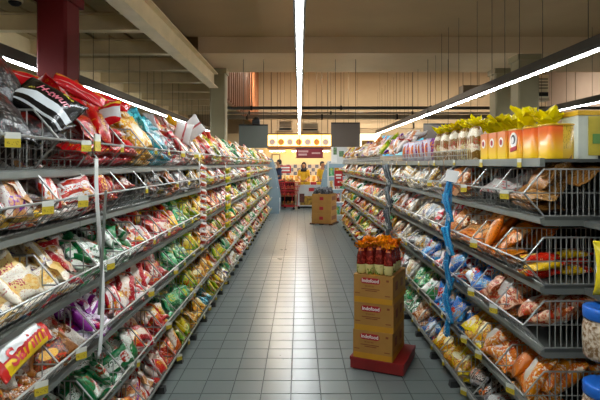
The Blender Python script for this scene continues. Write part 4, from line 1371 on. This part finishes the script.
for z in (.32, .42):
    MB().bb(-.15, .15, -.025, -.02, z, z + .05).build('print_line', M['ink_white'], t)
# second bread shelf at the rear
t = thing('rear_shelf', 'yellow shelf of packaged bread along the bakery back wall', 'shelf', (.2, 19.5, 0))
for z in (.3, .55, .82):
    MB().bb(-1.6, 1.4, 0, .4, z - .03, z).build('shelf', M['cream'], t)
for x in (-1.6, -.1, 1.37):
    MB().bb(x, x + .03, 0, .4, 0, .82).build('upright', M['clad'], t)
for k in range(12):
    o = bag_mesh('bread_pack', .24, .16, .1, 600 + k) if k < 3 else bpy.data.objects['rear_bread_pack' if False else 'camera'].data if False else None
    if k < 3:
        o.materials[0] = pack_mat('rear_bread_print_%s' % 'abc'[k], ('e8b838', 'd88a28', 'e0a030')[k], 'f0e0a0', 'b03020', k, 'c87a28')
        KIND.setdefault('rear', []).append(o)
    p = ob('bread_pack', KIND['rear'][k % 3])
    p.matrix_world = orient((-1.2 + k * .22, 19.65, .82 + .125), (.05, 0, 1), (.1, -1, .3))
    tag(p, 'yellow bread pack on the bakery rear shelf, %s from left' % ORD[k], 'bread pack', 'rear bakery packs')
# picture frame on the rear wall
t = thing('wall_frame', 'small dark framed notice on bakery wall, upper left', 'frame', (-.95, 19.96, 1.55))
MB().bb(-.17, .17, -.02, .02, 0, .36).build('frame', M['navy'], t)
MB().bb(-.14, .14, -.028, -.02, .03, .33).build('notice', M['cream'], t)

# ------------------------------------------------------------------ light boxes and posters on the right rear
t = thing('rear_lightbox', 'glowing white and yellow light box behind the right shelves', 'sign', (2.72, 19.3, 1.9))
MB().bb(-.42, .42, 0, .15, 0, .8).build('glow_panel', M['whiteglow'], t)
MB().bb(-.3, .2, -.01, 0, .1, .55).build('food_print', M['bread2'], t)
MB().bb(-.45, .45, .15, .2, -1.9, .83).build('back_board', M['board2'], t)
for k, (x, c, wd) in enumerate(((3.45, '4aa8d0', .2), (4.05, '8ac4cc', .3), (4.9, '5ab0c8', .35))):
    t = thing('poster_stand', 'pale blue poster board right of glowing box, %s from left' % ORD[k], 'poster', (x, 19.3, 0), group='poster boards')
    MB().bb(-wd, wd, 0, .03, 1.85, 2.6).build('poster', emit('blue_lightbox_%s' % 'abc'[k], c, 1.2), t)
    MB().bb(-wd - .03, wd + .03, .03, .06, 1.8, 2.65).build('frame', M['white'], t)
    for s in (-1, 1):
        MB().bar((s * wd * .8, .045, 0), (s * wd * .8, .045, 1.8), .02, 6).build('leg', M['white'], t)
# card holders and red sign at the far end of the right shelves
for (lab, x0, x1, y0, y1, Y, mat) in (('tall pale card on top of the white promotion rack', 331.5, 341, 142, 162, 13.6, 'paper'), ('white card with green picture, right one on white promotion rack', 338, 346, 147, 163, 13.4, 'white')):
    a, b = px(x0, y1, Y), px(x1, y0, Y)
    cx = (a.x + b.x) / 2
    t = thing('card_holder', lab, 'card', (cx, Y, 1.5505))
    hh = b.z - 1.5505
    MB().bb(-.14, .14, -.01, .01, .02, hh).build('card', M[mat], t)
    MB().bb(-.15, .15, -.05, .05, 0, .02).build('foot', M['white'], t)
    MB().bb(-.08, .05, -.013, -.01, hh * .4, hh * .75).build('picture', plain('card_picture', '7a9a6a', .5, 0, .4, 20), t)
a = px(338.5, 186, 12.1)
t = thing('shelf_sign', 'red sign with white print at far end of right shelves', 'sign', (a.x, 12.1, a.z))
MB().bb(-.1, .1, -.008, .008, 0, .38).build('panel', M['red'], t)
for z, wd in ((.25, .07), (.18, .06), (.08, .02)):
    MB().bb(-wd, wd, -.012, -.008, z, z + .04).build('print_line', M['ink_white'], t)
MB().bar((.1, 0, .3), (RX - a.x + .02, 0, .3), .01, 5).build('arm', M['wire'], t)

# ------------------------------------------------------------------ people
def skin_obj(name, verts, edges, mat, parent, sub=2):
    me = bpy.data.meshes.new(name)
    me.from_pydata([v[0] for v in verts], edges, [])
    o = ob(name, me, parent)
    sm = o.modifiers.new('skin', 'SKIN')
    sm.use_smooth_shade = True
    sv = me.skin_vertices[0].data if me.skin_vertices else None
    if sv is None:
        bpy.context.view_layer.objects.active = o
        bpy.ops.object.select_all(action='DESELECT')
        o.select_set(True)
        bpy.ops.mesh.customdata_skin_add()
        sv = me.skin_vertices[0].data
    for i, v in enumerate(verts):
        sv[i].radius = v[1] if isinstance(v[1], tuple) else (v[1], v[1])
    sv[0].use_root = True
    sd = o.modifiers.new('smooth', 'SUBSURF')
    sd.levels = sd.render_levels = sub
    me.materials.append(mat)
    return o
def person(label, loc, rz, h, shirt, trousers, hair, arms, scarf=False):
    t = thing('person', label, 'person', loc, (0, 0, rz))
    s = h / 1.7
    V, E, idx = [], [], {}
    def j(n, p, r, par=None):
        idx[n] = len(V)
        V.append((Vector(p) * s, tuple(x * s for x in r) if isinstance(r, tuple) else r * s))
        if par:
            E.append((idx[par], idx[n]))
    j('pelvis', (0, 0, .95), (.15, .105))
    j('waist', (0, 0, 1.1), (.125, .09), 'pelvis')
    j('chest', (0, 0, 1.3), (.15, .1), 'waist')
    j('collar', (0, .005, 1.41), (.1, .07), 'chest')
    j('neck', (0, .0, 1.48), .048, 'collar')
    j('jaw', (0, -.015, 1.545), (.062, .07), 'neck')
    j('face', (0, -.012, 1.61), (.072, .086), 'jaw')
    j('crown', (0, 0, 1.67), (.06, .07), 'face')
    j('nose', (0, -.1, 1.595), .011, 'face')
    for q, sd in ((-1, 'l'), (1, 'r')):
        j('ear' + sd, (q * .078, .005, 1.605), .012, 'face')
        sh, el, wr, pa = arms[sd]
        j('sh' + sd, (q * .17, 0, 1.385), .05, 'collar')
        j('el' + sd, el, .038, 'sh' + sd)
        j('wr' + sd, wr, .026, 'el' + sd)
        j('pa' + sd, pa, (.034, .018), 'wr' + sd)
        d = (Vector(pa) - Vector(wr)).normalized()
        side = Vector((q, 0, 0)) - d * d.x * q
        side = side.normalized() if side.length > .1 else Vector((0, 0, 1))
        up = d.cross(side)
        for f, (off, ln) in enumerate(((-.027, .06), (-.009, .075), (.009, .07), (.026, .055))):
            b0 = Vector(pa) + side * off + d * .03
            j('f%d%s' % (f, sd), b0, .009, 'pa' + sd)
            j('g%d%s' % (f, sd), b0 + d * ln * .5 + up * .006, .0085, 'f%d%s' % (f, sd))
            j('h%d%s' % (f, sd), b0 + d * ln + up * .022, .0075, 'g%d%s' % (f, sd))
        b0 = Vector(pa) - side * .035 - d * .01
        j('t0' + sd, b0, .01, 'pa' + sd)
        j('t1' + sd, b0 + d * .035 - side * .018, .009, 't0' + sd)
        j('hip' + sd, (q * .085, 0, .88), .085, 'pelvis')
        j('kn' + sd, (q * .095, -.015, .5), .058, 'hip' + sd)
        j('an' + sd, (q * .1, .02, .085), .04, 'kn' + sd)
        j('to' + sd, (q * .105, -.12, .038), (.042, .034), 'an' + sd)
    body = skin_obj('body', V, E, M['skin'], t)
    def cloth(name, names, grow, mat, ext=()):
        ids = [idx[n] for n in names]
        vv = []
        for n in names:
            v = V[idx[n]]
            r = v[1] if isinstance(v[1], tuple) else (v[1], v[1])
            vv.append((v[0], tuple(x + grow * s for x in r)))
        ee = [(ids.index(a), ids.index(b)) for a, b in E if a in ids and b in ids]
        return skin_obj(name, vv, ee, mat, t)
    cloth('shirt', ['pelvis', 'waist', 'chest', 'collar', 'shl', 'ell', 'shr', 'elr'], .022, shirt)
    cloth('trousers', ['pelvis', 'hipl', 'knl', 'anl', 'hipr', 'knr', 'anr'], .02, trousers)
    cloth('shoes', ['anl', 'tol'], .01, M['black']); cloth('shoes', ['anr', 'tor'], .01, M['black'])
    m = MB()
    if scarf:
        m.lathe([(.17, 1.36), (.13, 1.44), (.098, 1.5), (.1, 1.6), (.09, 1.68), (.05, 1.73), (.005, 1.745)], 18, (0, .02, 0), fn=lambda a, i: 1.0 if i < 2 or math.sin(a) > -.75 else .72)
        hm = M['black']
    else:
        m.lathe([(.085, 1.55), (.092, 1.6), (.09, 1.67), (.062, 1.715), (.005, 1.73)], 18, (0, .018, 0), fn=lambda a, i: 1.0 if i > 1 or math.sin(a) > -.2 else .8)
        hm = hair
    m.v = [tuple(Vector(v) * s) for v in m.v]
    m.build('headscarf' if scarf else 'hair', hm, t, True)
    for q in (-1, 1):
        MB().lathe([(.001, -.009), (.009, -.003), (.009, .003), (.001, .009)], 8).build('eye', M['ink_dark'], t, True, loc=Vector((q * .03, -.087, 1.615)) * s)
    MB().box((0, 0, 0), (.045 * s, .012, .009)).build('mouth', M['maroon'], t, loc=Vector((0, -.083, 1.553)) * s)
    return t
down = {'l': (0, (-.22, .01, 1.12), (-.2, -.1, .9), (-.195, -.14, .83)), 'r': (0, (.22, .01, 1.12), (.2, -.1, .9), (.195, -.14, .83))}
reach = {'l': (0, (-.22, -.04, 1.14), (-.13, -.24, 1.08), (-.11, -.31, 1.06)), 'r': (0, (.22, -.04, 1.14), (.13, -.24, 1.05), (.11, -.31, 1.03))}
person('person in yellow top and black headscarf behind bakery counter', (.16, 18.1, 0), R(-8), 1.56, M['yellow'], M['black'], M['hair'], reach, True)
person('person in yellow shirt standing at right of bakery counter', (.84, 18.2, 0), R(35), 1.6, M['yellow'], M['navy'], M['hair'], down)
person('person in dark clothes beside the left chiller with red trolley', (-.72, 17.2, 0), R(-75), 1.66, M['navy'], M['black'], M['hair'], reach)
# red trolley
t = thing('shopping_trolley', 'red wire shopping trolley in front of the dark clothed person', 'trolley', (-.34, 16.75, 0), (0, 0, R(60)))
m = MB()
for z, w_, d_ in ((.5, .17, .22), (.62, .19, .26), (.75, .2, .29), (.9, .22, .32)):
    P = [(-w_, -d_, z), (w_, -d_, z), (w_, d_, z), (-w_, d_, z)]
    for i in range(4):
        m.bar(P[i], P[(i + 1) % 4], .008, 4)
for i in range(9):
    f = -1 + i / 4
    for sgn in (-1, 1):
        m.bar((.17 * f, .22 * sgn, .5), (.22 * f, .32 * sgn, .9), .005, 4)
        m.bar((.17 * sgn, .22 * f, .5), (.22 * sgn, .32 * f, .9), .005, 4)
    m.bar((.17 * f, -.22, .5), (.17 * f, .22, .5), .005, 4)
m.build('basket', M['red'], t)
m = MB()
for sx in (-1, 1):
    m.bar((.17 * sx, .3, .08), (.19 * sx, .3, .95), .014, 6).bar((.17 * sx, .3, .1), (.17 * sx, -.28, .1), .014, 6).bar((.17 * sx, -.2, .1), (.17 * sx, -.22, .5), .012, 6)
m.build('frame', M['red'], t)
MB().bar((-.22, .36, .97), (.22, .36, .97), .016, 8).build('handle', M['red'], t)
for sx in (-1, 1):
    for y in (-.27, .29):
        MB().bar((.17 * sx - .012, y, .045), (.17 * sx + .012, y, .045), .045, 12).build('wheel', M['black'], t)

t = thing('white_rack', 'white wire promotion rack beyond the far right shelves', 'rack', (1.02, 13.3, 0))
for sx in (-1, 1):
    for y in (0, .4):
        MB().bar((sx * .24, y, 0), (sx * .24, y, 1.62), .012, 6).build('post', M['white'], t)
for z in (.15, .5, .85, 1.2, 1.55):
    MB().bb(-.25, .25, -.01, .41, z - .02, z).build('shelf', M['white'], t)
rp = [bag_mesh('snack_packet', .22, .15, .08, 700 + i) for i in range(2)]
n = 0
for lv, z in enumerate((.15, .5, .85, 1.2)):
    for q in range(3):
        o = ob('snack_packet', rp[(lv + q) % 2])
        o.matrix_world = orient((1.02 - .16 + q * .16, 13.42, z + .115), (.1 * (q - 1), .1, 1), (-.2, -1, .2))
        o.material_slots[0].link = 'OBJECT'
        o.material_slots[0].material = KIND[('whitered', 'green', 'yelloworange', 'maroonbag', 'cream')[(lv * 2 + q) % 5]]['mats'][0]
        tag(o, 'packet standing on white promotion rack, %s shelf, %s from left' % (('bottom', 'second', 'third', 'fourth')[lv], ORD[q]), 'snack packet', 'packets on promotion rack')
